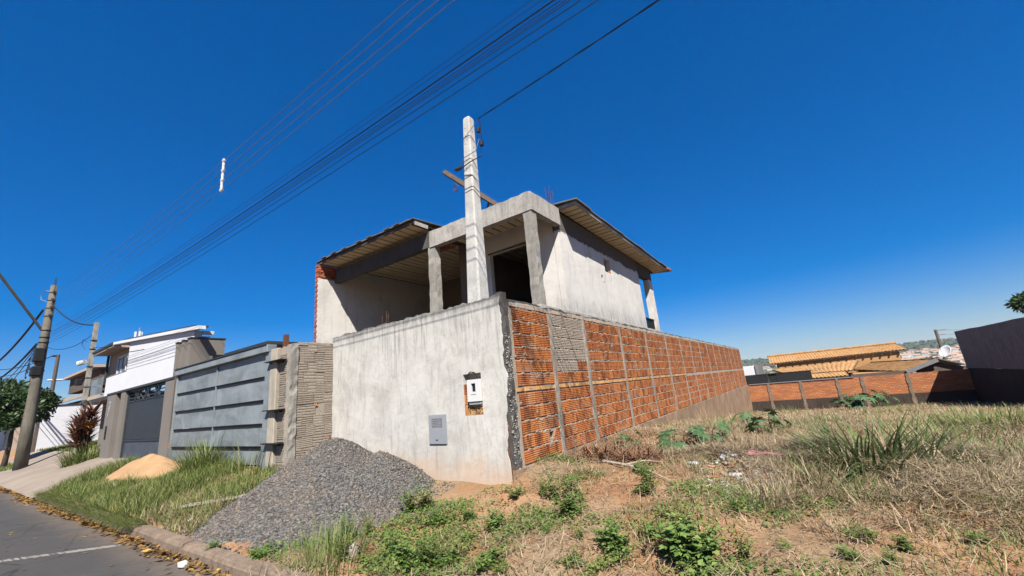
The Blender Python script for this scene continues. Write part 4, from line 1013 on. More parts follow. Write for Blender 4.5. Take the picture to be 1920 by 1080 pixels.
# white spacer clipped across the four power lines
xs_ = ypl(419, 310)[0]; onw = [np.array([xs_, np.interp(xs_, w[:, 0], w[:, 1]), np.interp(xs_, w[:, 0], w[:, 2])]) for w in UPW]
A_ = onw[0]+np.array([0, 0, 0.05]); B_ = onw[3]-np.array([0, 0, 0.05])
m = MB(); npt = 22
m.tube([A_+(B_-A_)*t/npt+np.array([0, 0, 0]) for t in range(npt+1)], [0.016+0.012*abs(math.sin(t*1.9))+rnd.uniform(0, 0.008) for t in range(npt+1)], 7)
lsp = thing('line_spacer', 'white upright spacer clipped across the four bare power lines', 'spacer', tuple(B_)); m.build('rod', 'plastic', lsp)
for k in range(4):
    c_ = onw[k]; MB().obox(c_, (1, 0, 0), (0, 1, 0), (0, 0, 1), 0.045, 0.03, 0.028).build('clamp', 'plastic', lsp, bevel=0.008)

# neighbour's service pole, its cameras, and the drop to it
SPX, SPY = -26.5, 4.38
sp = thing('service_pole', 'slim grey square service pole beside the red-leaved plant', 'pole', (SPX, SPY, -1.0))
m = MB()
m.prism([(SPX-0.125, -1.1), (SPX+0.125, -1.1), (SPX+0.075, 4.85), (SPX-0.075, 4.85)], 1, SPY-0.08, SPY+0.08); m.build('shaft', 'conc', sp)
for z in (4.0, 3.6, 2.8, 2.3, 1.9, 1.3): MB().box(SPX-0.12, SPX+0.12, SPY-0.1, SPY+0.1, z, z+0.02).build('wire_band', 'black', sp)
MB().box(SPX-0.42, SPX-0.12, SPY-0.35, SPY-0.121, 2.0, 2.28).build('floodlight', 'black', sp, bevel=0.03)
m = MB(); m.tube([(SPX-0.14, SPY-0.16, 3.05), (SPX-0.42, SPY-0.30, 3.0)], [0.10, 0.12], 8); m.build('camera_dome', 'plastic', sp)
m = MB(); m.tube([(SPX-0.1, SPY-0.2, 3.95), (SPX-0.35, SPY-0.3, 4.1), (SPX-0.45, SPY-0.3, 3.85), (SPX-0.15, SPY-0.2, 3.6)], 0.012, 4); m.build('cable_loop', 'cable', sp)
def sagwire(A, B, sag, r, n=18):
    A = np.array(A, float); B = np.array(B, float)
    return MB().tube([A+(B-A)*t-np.array([0, 0, 4*sag*t*(1-t)]) for t in np.linspace(0, 1, n)], r, 5)
tag(sagwire((PX_+0.15, PYy, 6.3), (SPX, SPY, 4.75), 0.35, 0.028).build('service_drop_cable', 'cable', base=(PX_, PYy, 6.3)), 'black service drop sagging from the street pole to the slim grey pole', 'cable')
tag(sagwire((PX_+0.15, PYy, 4.2), (SPX, SPY, 4.4), 0.45, 0.012).build('service_drop_cable', 'cable', base=(PX_, PYy, 4.2)), 'thin slack wire between the junction boxes and the slim grey pole', 'cable')
tag(sagwire((SPX, SPY, 3.7), (-19, NY-0.2, 2.95), 0.1, 0.010).build('service_drop_cable', 'cable', base=(SPX, SPY, 3.7)), 'thin grey wire from the slim pole to the white house roof', 'cable')
tag(sagwire((PX_-0.2, PYy-0.2, 6.0), onX(-40, 700, -46), 0.6, 0.05, 26).build('power_cable', 'cable', base=(PX_, PYy, 6.0)), 'heavy twisted cable leaving the street pole to the left', 'cable')
for k in range(3):
    tag(sagwire((PX_-0.15, PYy-0.2, 4.3-0.15*k), onX(-40, 716+22*k, -60), 0.8, 0.018 if k else 0.05, 26).build('telephone_cable', 'cable', base=(PX_, PYy, 4.3)), 'dark telephone cable running down the street past the leafy tree', 'cable', 'telephone cables past the tree')

# thin dark poles further off
for (bx, by_, tx, ty, X, lab, rr) in ((92, 762, 110, 665, -46, 'slender dark pole with white insulator standing behind the white garden wall', 0.14), (50, 770, 61, 690, -58, 'slender dark pole standing behind the thick street pole', 0.16)):
    b_ = onX(bx, by_, X); t_ = onX(tx, ty, X); b_[2] = -1.0; t_[1] = b_[1] = (b_[1]+t_[1])/2
    q = thing('timber_pole', lab, 'pole', tuple(b_)); MB().tube([b_, t_], [rr, rr*0.75], 8).build('shaft', 'timber', q)
    c = t_-np.array([0, 0, 1.9]); MB().tube([c+np.array([0, -0.35, 0]), c+np.array([0, 0.45, 0.02])], 0.07, 6).build('insulator_bracket', 'plastic', q)
    MB().tube([t_+np.array([0, -0.3, -0.1]), t_+np.array([0, 0.05, -0.1])], 0.08, 6).build('insulator', 'insul', q)
    tag(sagwire(t_+np.array([0, -0.3, -0.1]), onX(-30, 690 if X > -50 else 700, X-20), 0.5, 0.03).build('power_cable', 'cable', base=tuple(t_)), 'dark line strung from the slender pole %s' % ('behind the white garden wall' if X > -50 else 'behind the thick street pole'), 'cable')

# ================================================================== FAR LEFT
gw = thing('garden_wall', 'tall white garden wall with dark coping beyond the patch of lawn', 'wall', (-40, 7, -0.8))
plate(lin(4.75, 14, 8), [-1.2, 1.74], [], -40.0, -40.2, (1, 2, 0)).build('panel', 'white', gw)
MB().box(-40.25, -39.95, 4.7, 14, 1.745, 1.82).build('coping', 'darkmetal', gw)
MB().box(-44, -40.25, 4.75, 4.95, -1.2, 1.74).build('return_panel', 'white', gw)
MB().box(-40.28, -39.97, 4.62, 4.74, -1.2, 1.8).build('end_post', 'timber', gw)
gw2 = thing('low_garden_wall', 'white garden wall with dark gate half hidden behind the leafy tree', 'wall', (-62, 5, -0.9))
MB().box(-80, -52, 4.9, 5.1, -1.2, 0.9).build('panel', 'white', gw2)
MB().box(-56, -52.5, 4.84, 4.89, -1.1, 0.75).build('gate_leaf', 'slate', gw2)
MB().box(-52.4, -51.9, 4.7, 5.2, -1.2, 1.1).build('pier', 'beige', gw2)
lh = thing('tiled_house', 'low house with brown eaves and clay roof behind the white garden wall', 'house', (-47, 11, -0.8))
MB().box(-56, -41, 8.0, 16, -1.0, 2.2).build('wall', 'beige', lh)
def roofquad(name, pts, th, mat, par): return slab8(name, pts, th, mat, par)
roofquad('roof', [(-57, 6.6, 2.3), (-40.6, 6.6, 2.3), (-40.6, 12, 4.2), (-57, 12, 4.2)], 0.18, 'rust', lh)
MB().box(-52.5, -42.5, 7.6, 12, 3.2, 4.45).build('attic', 'timber', lh)
MB().box(-53, -42.2, 7.2, 12.2, 4.455, 4.65).build('attic_slab', 'beige', lh)
MB().box(-57.1, -40.5, 6.5, 6.59, 2.25, 2.5).build('fascia', 'beige', lh)
lh2 = thing('tiled_house', 'orange tiled roof peeking between the leafy tree and the white garden wall', 'house', (-66, 13, -0.8))
MB().box(-72, -58, 9, 18, -1.0, 2.4).build('wall', 'beige', lh2)
roofquad('roof', [(-73, 8.2, 2.4), (-57, 8.2, 2.4), (-57, 14, 4.0), (-73, 14, 4.0)], 0.2, 'peach', lh2)

# ================================================================== RIGHT WALL, BACK WALL
RX_ = 7.15
gwall = thing('grey_wall', 'tall shaded grey rendered wall closing the right side of the vacant lot', 'wall', (RX_, 20, -2.2))
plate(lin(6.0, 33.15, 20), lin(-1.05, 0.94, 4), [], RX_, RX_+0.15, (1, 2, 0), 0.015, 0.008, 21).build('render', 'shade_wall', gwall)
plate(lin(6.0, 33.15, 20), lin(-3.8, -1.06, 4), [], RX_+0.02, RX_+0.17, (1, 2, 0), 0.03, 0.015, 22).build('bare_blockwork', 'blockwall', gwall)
m = MB()
for zz in (-1.28, -1.5, -1.72, -1.94, -2.16, -2.38): m.box(RX_+0.005, RX_+0.019, 6.0, 33.1, zz, zz+0.18)
m.build('block_course', 'blockwall', gwall)
bk = thing('back_wall', 'low orange brick wall with dark plinth across the far end of the lot', 'wall', (1.8, 33.1, -2.8))
t = NT('far_brickwork')
bt = t.n.new('ShaderNodeTexBrick'); bt.inputs['Scale'].default_value = 1.0; bt.inputs['Brick Width'].default_value = 0.24; bt.inputs['Row Height'].default_value = 0.095
bt.inputs['Mortar Size'].default_value = 0.012; bt.inputs['Color1'].default_value = (0.48, 0.18, 0.065, 1); bt.inputs['Color2'].default_value = (0.36, 0.12, 0.048, 1); bt.inputs['Mortar'].default_value = (0.15, 0.10, 0.07, 1)
cmb = t.n.new('ShaderNodeCombineXYZ'); t.l.new(t.sep('X'), cmb.inputs[0]); t.l.new(t.sep('Z'), cmb.inputs[1]); t.l.new(cmb.outputs[0], bt.inputs['Vector'])
cc = t.mix(t.ramp(t.noise(1.5, 6, 0.7, t.map((0.6, 1, 2.5))), [(0.45, 0.0), (0.65, 0.55)]), bt.outputs[0], (0.12, 0.06, 0.04))
MT['farbrick'] = t.fin(cc, 0.9, t.noise(12, 5, 0.7), 0.8, 0.03, spec=0.1)
plate(lin(-3.62, RX_, 12), lin(-2.22, -1.12, 3), [], 33.0, 33.14, (0, 2, 1)).build('brick_panel', 'farbrick', bk)
MB().box(-3.62, RX_, 32.97, 33.16, -3.9, -2.222).build('plinth', 'blockwall', bk)
MB().box(-3.5, 2.2, 32.95, 33.18, -1.118, -1.07).build('coping', 'galv', bk)
for xx in (-2.35, -0.55, 1.35, 2.55, 4.62):
    m = MB()
    for k in range(7):
        z0 = -3.0+k*0.27; w_ = 0.07+0.03*(k % 2); m.box(xx-w_, xx+w_, 32.955, 32.99, z0, z0+0.268)
    m.build('tie_column', 'kerb', bk)
bp = thing('black_panel_fence', 'black sheet panels standing on the far brick wall', 'fence', (-1.7, 33.25, -1.1))
for (x0, x1, dy) in ((-4.2, -2.28, 0), (-2.27, -1.75, 0.06), (-1.74, 0.16, 0)):
    MB().box(x0, x1, 33.22+dy, 33.26+dy, -1.7, -0.50).build('panel', 'blackpanel', bp)
MB().box(-4.2, 0.16, 33.2, 33.28, -0.497, -0.46).build('rail', 'black', bp)
wb_ = thing('white_shed', 'small white building end showing past the far corner of the brick wall', 'building', (-4.4, 36, -3))
MB().box(-8, -3.15, 36, 40, -4, 0.18).build('wall', 'white', wb_)
MB().box(-3.14, -2.95, 35.9, 40, -4, 0.22).build('corner_post', 'galv', wb_)

# orange-roofed house beyond
oh = thing('orange_roof_house', 'orange painted house with clay tile roofs beyond the far brick wall', 'house', (2, 42, -4.5))
t = NT('clay_roof_tiles')
w_ = t.n.new('ShaderNodeTexWave'); w_.wave_type = 'BANDS'; w_.bands_direction = 'Y'; w_.inputs['Scale'].default_value = 1.0
cc = t.ramp(t.noise(3.0, 7, 0.75), [(0.3, (0.17, 0.09, 0.04)), (0.5, (0.34, 0.19, 0.08)), (0.72, (0.43, 0.26, 0.12))])
cc = t.mix(t.ramp(t.noise(9, 5, 0.7), [(0.58, 0), (0.7, 0.6)]), cc, (0.13, 0.07, 0.04))
MT['tiles'] = t.fin(cc, 0.9, t.noise(20, 4, 0.6), 0.5, 0.03, spec=0.1)
def tiled(name, A, B, C, D, par, pitch=0.2, amp=0.03):
    """A-B lower edge, D-C upper edge; half-round tile rows run up the slope"""
    A, B, C, D = [np.array(p, float) for p in (A, B, C, D)]
    n = max(2, int(np.linalg.norm(B-A)/pitch))*4; nv = max(3, int(np.linalg.norm(D-A)/0.4))
    nrm = np.cross(B-A, D-A); nrm /= np.linalg.norm(nrm)
    V = []
    for j in range(nv+1):
        for i in range(n+1):
            s_ = i/n; t_ = j/nv; p = (A*(1-s_)+B*s_)*(1-t_)+(D*(1-s_)+C*s_)*t_
            V.append(p+nrm*(amp*math.cos(i*math.pi/2)+0.015*(rnd.random()-0.5))-np.array([0, 0, 0.02*(j % 2)]))
    q = np.arange(len(V)).reshape(nv+1, n+1)
    me = np_mesh(name, np.array(V)-origin_of(par), np.stack([q[:-1, :-1], q[:-1, 1:], q[1:, 1:], q[1:, :-1]], -1).reshape(-1, 4))
    o = link_mesh(name, me, 'tiles', par)
    slab8('roof_deck', [A-nrm*0.09, B-nrm*0.09, C-nrm*0.09, D-nrm*0.09], 0.03, 'timber', par)
    return o
MB().box(-2.0, 5.75, 41.2, 46, -5, 0.27).build('wall', 'peach', oh)
MB().prism([(41.2, 0.26), (46.5, 0.26), (43.8, 0.80)], 0, -2.0, 5.75).build('gable_wall', 'peach', oh)
tiled('tile_roof', (-2.45, 41.0, 0.22), (6.2, 41.0, 0.33), (6.0, 43.8, 0.85), (-2.6, 43.8, 0.85), oh)
tiled('tile_roof', (6.2, 46.6, 0.2), (-2.45, 46.6, 0.2), (-2.6, 43.82, 0.85), (6.0, 43.82, 0.85), oh)
MB().tube([(-2.7, 43.8, 0.89), (6.1, 43.8, 0.89)], 0.09, 8).build('ridge_tiles', 'tiles', oh)
for i in range(17): MB().box(-2.3+i*0.5, -2.22+i*0.5, 41.0, 41.2, 0.08, 0.17).build('rafter_end', 'timber', oh)
MB().box(-2.2, 2.3, 37.6, 41.5, -5, -0.75).build('wall', 'peach', oh)
tiled('tile_roof', (-1.2, 36.6, -0.70), (2.5, 36.6, -0.74), (3.3, 40.6, -0.13), (-2.35, 40.6, -0.27), oh)
tiled('tile_roof', (-0.2, 34.4, -1.0), (2.1, 34.4, -1.0), (2.0, 35.6, -0.74), (-0.2, 35.6, -0.74), oh)
MB().box(-0.2, 2.0, 34.6, 37.5, -5, -1.08).build('wall', 'peach', oh)
# right wing, gable toward the lot
A = onY(1699, 696, 34.5); B = onY(1757, 673, 34.5); C = onY(1632, 680, 41.0); D = onY(1597, 693, 41.0)
tiled('tile_roof', A, B, C, D, oh)
E_ = onY(1812, 684, 34.5)
slab8('roof_sheet', [B, E_, (E_[0]-0.3, 41, E_[2]), (C[0], 41, C[2])], 0.06, 'fibre', oh)
MB().bar(A+np.array([0, -0.05, -0.05]), B+np.array([0, -0.05, -0.05]), 0.06, 0.22).build('bargeboard', 'galv', oh)
MB().prism([(A[0]+0.5, -5), (E_[0], -5), (E_[0], E_[2]-0.1), (B[0], B[2]-0.15), (A[0]+0.5, A[2]-0.0)], 1, 34.75, 34.9).build('gable_wall', 'timber', oh)
MB().box(2.5, 5.2, 35.0, 41, -5, -1.02).build('wall', 'peach', oh)
MB().box(2.2, 5.0, 34.55, 34.75, -1.2, -0.98).build('lattice', 'timber', oh)

ds = thing('satellite_dish', 'white satellite dish tilted above the dark gable beyond the wall', 'dish', tuple(onY(1770, 672, 36)))
c = onY(1772, 659, 36.0); nrm = np.array([-0.55, -0.6, 0.55]); nrm /= np.linalg.norm(nrm)
m = MB(); xa = np.cross(nrm, (0, 0, 1)); xa /= np.linalg.norm(xa); ya = np.cross(xa, nrm)
rings = [(0.0, -0.08), (0.18, -0.065), (0.34, -0.02), (0.42, 0.02)]
for r_, d_ in rings[1:]:
    for k in range(18): a = k*2*math.pi/18; m.v.append(tuple(c+xa*r_*math.cos(a)*0.78+ya*r_*math.sin(a)+nrm*d_))
m.v.append(tuple(c+nrm*-0.08)); ctr = len(m.v)-1
for k in range(18):
    m.f.append((ctr, k, (k+1) % 18))
    for j in range(2): m.f.append((j*18+k, (j+1)*18+k, (j+1)*18+(k+1) % 18, j*18+(k+1) % 18))
o = m.build('reflector', 'plastic', ds, smooth=True); sm_ = o.modifiers.new('thick', 'SOLIDIFY'); sm_.thickness = 0.02
MB().tube([c+nrm*-0.09, onY(1766, 678, 36)], 0.035, 6).build('mast', 'galv', ds)
MB().tube([c+ya*-0.4, c+nrm*0.4], 0.012, 5).build('feed_arm', 'galv', ds)

fp = thing('utility_pole', 'distant pale street pole with short crossarms above the orange roofs', 'pole', tuple(onY(1768, 672, 60)-np.array([0, 0, 6])))
b_ = onY(1768, 664, 60); t_ = onY(1755, 618, 60); b_[0] = t_[0] = (b_[0]+t_[0])/2; b_[2] -= 7
MB().tube([b_, t_], [0.2, 0.13], 8).build('shaft', 'upole', fp)
for k in range(3):
    z = t_[2]-0.15-0.45*k; MB().box(t_[0]-0.1, t_[0]+0.75-0.15*k, 59.9, 60.05, z, z+0.09).build('crossarm', 'galv', fp)
for k in range(3):
    z = t_[2]-0.1-0.45*k
    tag(sagwire((t_[0]+0.4, 60, z), (t_[0]+22, 60, z-1.2), 0.4, 0.018).build('power_line', 'alu', base=(t_[0], 60, z)), 'faint line running off the distant pale street pole', 'cable', 'lines on the distant pole')

# ================================================================== VEGETATION HELPERS
def blades(P, H, W, az, tilt, curve, segs=3, twist=None):
    N = len(P); P = np.asarray(P, float); az0 = az
    d = np.stack([np.cos(az), np.sin(az), np.zeros(N)], 1); s = np.stack([-np.sin(az), np.cos(az), np.zeros(N)], 1)
    rows = []; p = P.copy()
    for k in range(segs+1):
        t = k/segs; w = W*(1-t**1.6)*0.5+W*0.03
        if twist is not None:
            az = az0+twist*t; d = np.stack([np.cos(az), np.sin(az), np.zeros(N)], 1); s = np.stack([-np.sin(az), np.cos(az), np.zeros(N)], 1)
        rows.append(np.stack([p-s*w[:, None], p+s*w[:, None]], 1))
        a = tilt+curve*(t+0.5/segs); st = (H/segs)[:, None]
        p = p+st*(np.sin(a)[:, None]*d+np.cos(a)[:, None]*np.array([0, 0, 1.0]))
    V = np.stack(rows, 1).reshape(-1, 3); k2 = 2*(segs+1)
    b = (np.arange(N)*k2)[:, None]
    F = np.concatenate([b+np.array([[2*k, 2*k+1, 2*k+3, 2*k+2]]) for k in range(segs)], 0)
    return V, F
def leafs(P, D, Nn, L, W):
    P = np.asarray(P, float); D = D/np.linalg.norm(D, axis=1, keepdims=True)
    S = np.cross(D, Nn); S /= (np.linalg.norm(S, axis=1, keepdims=True)+1e-9); U = np.cross(S, D)
    L = np.asarray(L)[:, None]; W = np.asarray(W)[:, None]
    V = np.stack([P, P+D*L*0.45+S*W*0.5+U*W*0.12, P+D*L, P+D*L*0.45-S*W*0.5+U*W*0.12], 1).reshape(-1, 3)
    F = (np.arange(len(P))*4)[:, None]+np.array([[0, 1, 2, 3]]); return V, F
def join(parts):
    Vs, Fs, o = [], [], 0
    for V, F in parts: Vs.append(V); Fs.append(F+o); o += len(V)
    return np.concatenate(Vs), np.concatenate(Fs)
def stuff(name, V, F, mat, label, cat, parent=None):
    me = np_mesh(name, V if parent is None else V-origin_of(parent), F); o = link_mesh(name, me, mat, parent); o['kind'] = 'stuff'
    if parent is None: tag(o, label, cat)
    return o
def U(a, b, n): return rng.uniform(a, b, n)

GREEN = [(0.0, (0.040, 0.078, 0.014)), (0.4, (0.080, 0.135, 0.026)), (0.75, (0.135, 0.18, 0.042)), (1.0, (0.24, 0.22, 0.085))]
WEED = [(0.0, (0.055, 0.115, 0.026)), (0.5, (0.11, 0.19, 0.045)), (1.0, (0.19, 0.25, 0.07))]
STRAW = [(0.0, (0.06, 0.038, 0.022)), (0.35, (0.15, 0.105, 0.062)), (0.75, (0.27, 0.205, 0.125)), (1.0, (0.42, 0.34, 0.22))]
MT['grass'] = leaf_mat('verge_grass', GREEN); MT['weed'] = leaf_mat('weed_leaf', WEED); MT['straw'] = leaf_mat('dry_straw', STRAW, 0.2, 0.8)
MT['bright'] = leaf_mat('fresh_weed_leaf', [(0, (0.05, 0.11, 0.02)), (0.6, (0.10, 0.17, 0.035)), (1, (0.17, 0.22, 0.06))])
MT['castor'] = leaf_mat('castor_leaf', [(0, (0.022, 0.060, 0.022)), (0.6, (0.04, 0.095, 0.035)), (1, (0.07, 0.12, 0.045))], 0.2, 0.65)
MT['redleaf'] = leaf_mat('red_leaf', [(0, (0.018, 0.010, 0.010)), (0.5, (0.045, 0.016, 0.018)), (0.85, (0.10, 0.03, 0.036)), (1, (0.26, 0.12, 0.03))], 0.25, 0.4)
MT['treeleaf'] = leaf_mat('tree_leaf', [(0, (0.014, 0.030, 0.010)), (0.6, (0.028, 0.055, 0.016)), (1, (0.05, 0.085, 0.025))], 0.2, 0.5)
MT['deadleaf'] = leaf_mat('fallen_leaf', [(0, (0.035, 0.018, 0.010)), (0.5, (0.10, 0.048, 0.020)), (0.88, (0.17, 0.085, 0.028)), (1, (0.30, 0.19, 0.035))], 0.1, 0.7)
MT['brownfern'] = leaf_mat('brown_frond', [(0, (0.05, 0.025, 0.014)), (0.6, (0.12, 0.055, 0.028)), (1, (0.20, 0.10, 0.05))], 0.1, 0.8)
MT['darkgrass'] = leaf_mat('broad_dark_grass', [(0, (0.03, 0.065, 0.016)), (0.5, (0.06, 0.11, 0.028)), (0.9, (0.10, 0.15, 0.045)), (1, (0.22, 0.2, 0.1))])
MT['stemred'] = simple('reddish_stem', (0.14, 0.06, 0.035), 0.2, 9, 0.7)
MT['stemgreen'] = simple('green_stem', (0.07, 0.10, 0.03), 0.2, 9, 0.7)

# ================================================================== GRAVEL HEAP
AP = [(onY(622, 823, 4.15), 0.60), (onY(640, 828, 4.35), 0.6), (onY(712, 846, 4.55), 0.66), (onY(600, 880, 3.7), 0.55), (onY(520, 935, 3.2), 0.5), (onY(650, 900, 3.6), 0.52)]
def pile_h(x, y):
    h = np.full(np.shape(x), -9.0)
    for (p, sl) in AP:
        d = np.sqrt((x-p[0])**2+(y-p[1])**2+0.12**2)-0.12; h = np.maximum(h, p[2]-sl*d)
    return h+0.05*vnoise(x*2.5, y*2.5)+0.025*vnoise(x*7, y*7)
gp = thing('gravel_heap', 'heap of grey crushed stone against the white plaster wall', 'gravel', (-6.6, 3.8, -1.35))
hx = np.linspace(-10.5, -4.0, 131); hy = np.linspace(2.1, 4.99, 60); HXg, HYg = np.meshgrid(hx, hy)
HZ = pile_h(HXg, HYg); base_h = np.where(HYg < 2.2, -1.62, ground_h(HXg, HYg)); HZ2 = np.maximum(HZ, base_h-0.06)
q = np.arange(HZ.size).reshape(HZ.shape)
fq = np.stack([q[:-1, :-1], q[:-1, 1:], q[1:, 1:], q[1:, :-1]], -1).reshape(-1, 4)
keep = (HZ > base_h-0.08).ravel()[fq].any(1)
t = NT('stone_bed'); MT['stonebed'] = t.fin(t.ramp(t.noise(60, 4, 0.7), [(0.35, (0.05, 0.05, 0.05)), (0.65, (0.16, 0.155, 0.15))]), 0.95, t.vor(40), 0.8, 0.02, spec=0.1)
me = np_mesh('mound', np.stack([HXg, HYg, HZ2], -1).reshape(-1, 3)-origin_of(gp), fq[keep]); link_mesh('mound', me, 'stonebed', gp, smooth=True)
ICO = []
_bm = bmesh.new(); bmesh.ops.create_icosphere(_bm, subdivisions=1, radius=1.0); _bm.verts.ensure_lookup_table()
icoV = np.array([v.co[:] for v in _bm.verts]); icoF = np.array([[v.index for v in f.verts] for f in _bm.faces]); _bm.free()
octV = np.array([(1, 0, 0), (-1, 0, 0), (0, 1, 0), (0, -1, 0), (0, 0, 1), (0, 0, -1)], float)
octF = np.array([(0, 2, 4), (2, 1, 4), (1, 3, 4), (3, 0, 4), (2, 0, 5), (1, 2, 5), (3, 1, 5), (0, 3, 5)])
boxV = np.array([(a, b, c_) for c_ in (-0.6, 0.6) for b in (-0.8, 0.8) for a in (-1, 1)], float)
boxF = np.array([(0, 2, 3), (0, 3, 1), (4, 5, 7), (4, 7, 6), (0, 1, 5), (0, 5, 4), (1, 3, 7), (1, 7, 5), (3, 2, 6), (3, 6, 7), (2, 0, 4), (2, 4, 6)])
def rocks(P, R, base=(octV, octF), flat=0.7, jit=0.35):
    bv, bf = base; N = len(P)
    a = U(0, 6.28, N); b = U(0, 3.14, N); ca, sa, cb, sb = np.cos(a), np.sin(a), np.cos(b), np.sin(b)
    V = bv[None]*(1+rng.uniform(-jit, jit, (N, len(bv), 1)))*np.stack([U(0.7, 1.4, N), U(0.7, 1.2, N), U(0.5, 1.0, N)], 1)[:, None]
    x, y, z = V[..., 0], V[..., 1], V[..., 2]
    y, z = y*cb[:, None]-z*sb[:, None], y*sb[:, None]+z*cb[:, None]
    x, y = x*ca[:, None]-y*sa[:, None], x*sa[:, None]+y*ca[:, None]
    V = np.stack([x, y, z*flat+0*z], -1)*R[:, None, None]+P[:, None]
    F = (np.arange(N)*len(bv))[:, None, None]+bf[None]
    return V.reshape(-1, 3), F.reshape(-1, 3)
n = 64000
sx = U(-10.4, -4.0, n); sy = U(2.15, 4.97, n); sz = pile_h(sx, sy); gb = np.where(sy < 2.2, -1.6, ground_h(sx, sy))
k = sz > gb-0.03; fringe = (sz > gb-0.32) & (rng.random(n) < 0.12); k = k | fringe
sx, sy, sz = sx[k], sy[k], np.maximum(sz[k], gb[k])
V, F = rocks(np.stack([sx, sy, sz], 1), 0.009+0.024*rng.random(len(sx))**2.0); stuff('stones', V, F, 'gravel', '', '', gp)
c = onY(618, 822, 4.15); MB().obox(c+np.array([0, -0.02, 0.02]), (0.9, 0.3, 0.1), (-0.3, 0.9, 0), (0, 0, 1), 0.03, 0.02, 0.015).build('brick_chip', 'brick', gp)

# sand heap
sd_ = onY(285, 857, 3.74)
sh = thing('sand_heap', 'low smooth heap of yellow building sand on the grass verge', 'sand', (sd_[0], 3.35, -1.15))
hx = np.linspace(sd_[0]-2.6, sd_[0]+2.6, 70); hy = np.linspace(2.5, 4.1, 34); X, Y = np.meshgrid(hx, hy)
g_ = ground_h(X, Y)
def sand_h(x, y): return sd_[2]+0.06-0.42*(np.sqrt(((x-sd_[0])/2.0)**2+((y-3.74)/0.44)**2+0.04)-0.2)+0.08*vnoise(x*1.7, y*1.7)+0.03*vnoise(x*5, y*5)
Z = np.maximum(sand_h(X, Y), g_-0.05); q = np.arange(Z.size).reshape(Z.shape); fq = np.stack([q[:-1, :-1], q[:-1, 1:], q[1:, 1:], q[1:, :-1]], -1).reshape(-1, 4)
keep = (sand_h(X, Y) > g_-0.05).ravel()[fq].any(1)
link_mesh('mound', np_mesh('mound', np.stack([X, Y, Z], -1).reshape(-1, 3)-origin_of(sh), fq[keep]), 'sand', sh, smooth=True)

# ================================================================== GRASS ON THE VERGE
n = 44000
x = U(-17.1, -7.2, n); y = 2.33+1.72*rng.random(n)**0.9
z = ground_h(x, y); ok = (pile_h(x, y) < z+0.02) & ((sand_h(x, y) < z+0.0) | (rng.random(n) < 0.03)) & ((y > 2.42) | (rng.random(n) < 0.5))
hgt = (0.08+0.22*rng.random(n)**2)*(1+1.5*vnoise(x*1.3, y*1.3))
dry = (x > -9.5) & (y < 3.1)
g1 = ok & ~(dry & (rng.random(n) < 0.6)) & (vnoise(x*2+40, y*2) > -0.40)
V, F = blades(np.stack([x, y, z-0.01], 1)[g1], hgt[g1], U(0.006, 0.012, g1.sum()), U(0, 6.28, g1.sum()), U(0.1, 0.6, g1.sum()), U(0.3, 1.3, g1.sum()), 3)
stuff('verge_grass', V, F, 'grass', 'shaggy green grass covering the verge in front of the steel gate', 'grass')
g2 = ok & (rng.random(n) < np.where(dry, 0.6, 0.10))
V, F = blades(np.stack([x, y, z-0.005], 1)[g2], hgt[g2]*0.9, U(0.006, 0.010, g2.sum()), U(0, 6.28, g2.sum()), U(0.4, 1.3, g2.sum()), U(0.2, 0.9, g2.sum()), 2)
stuff('dry_verge_grass', V, F, 'straw', 'dry yellow grass along the kerb beside the gravel heap', 'grass')
n = 4600; x = U(-16.9, -8.7, n); y = U(2.16, 2.42, n); z = np.full(n, -1.5)
V, F = blades(np.stack([x, y, z], 1), U(0.12, 0.3, n), U(0.006, 0.012, n), -1.57+U(-0.9, 0.9, n), U(0.3, 1.1, n), U(0.5, 1.6, n), 3)
stuff('kerb_grass', V, F, 'grass', 'green grass hanging over the kerb onto the leaf litter', 'grass')
# lawn by the garden wall and at the tree
n = 7000; x = U(-39.9, -28.5, n); y = U(4.8, 9.0, n); z = ground_h(x, y)
V, F = blades(np.stack([x, y, z], 1), U(0.08, 0.2, n), U(0.02, 0.035, n), U(0, 6.28, n), U(0, 0.5, n), U(0.2, 0.8, n), 2); A1 = (V, F)
n = 2500; x = U(-36, -31.2, n); y = U(2.4, 3.4, n); z = ground_h(x, y)+0.03
V, F = blades(np.stack([x, y, z], 1), U(0.1, 0.25, n), U(0.02, 0.03, n), U(0, 6.28, n), U(0, 0.5, n), U(0.2, 0.8, n), 2)
V, F = join([A1, (V, F)]); stuff('lawn', V, F, 'grass', 'mown green lawn in front of the white garden wall', 'grass')

def clump(name, label, c, N, Hr, Wr, mat, spread, tl=(0.05, 0.9), cv=(0.4, 1.4), group=None, extra=None):
    t_ = thing(name, label, 'grass', c, group)
    a = U(0, 6.28, N); r = spread*np.sqrt(rng.random(N)); P = np.stack([c[0]+r*np.cos(a), c[1]+r*np.sin(a), np.full(N, c[2])], 1)
    P[:, 2] = ground_h(P[:, 0], P[:, 1])-0.02
    V, F = blades(P, U(*Hr, N), U(*Wr, N), a+U(-0.7, 0.7, N), U(*tl, N)*0.8, U(*cv, N), 5)
    me = np_mesh('blades', V-origin_of(t_), F); link_mesh('blades', me, mat, t_)
    if extra:
        M_ = extra; a = U(0, 6.28, M_); P = np.stack([c[0]+spread*U(-1, 1, M_), c[1]+spread*U(-1, 1, M_), np.full(M_, c[2])], 1)
        V, F = blades(P, U(Hr[0], Hr[1]*0.8, M_), U(*Wr, M_)*0.8, a, U(0.3, 1.3, M_), U(0.2, 1.2, M_), 4)
        link_mesh('dry_blades', np_mesh('dry_blades', V-origin_of(t_), F), 'straw', t_)
    return t_
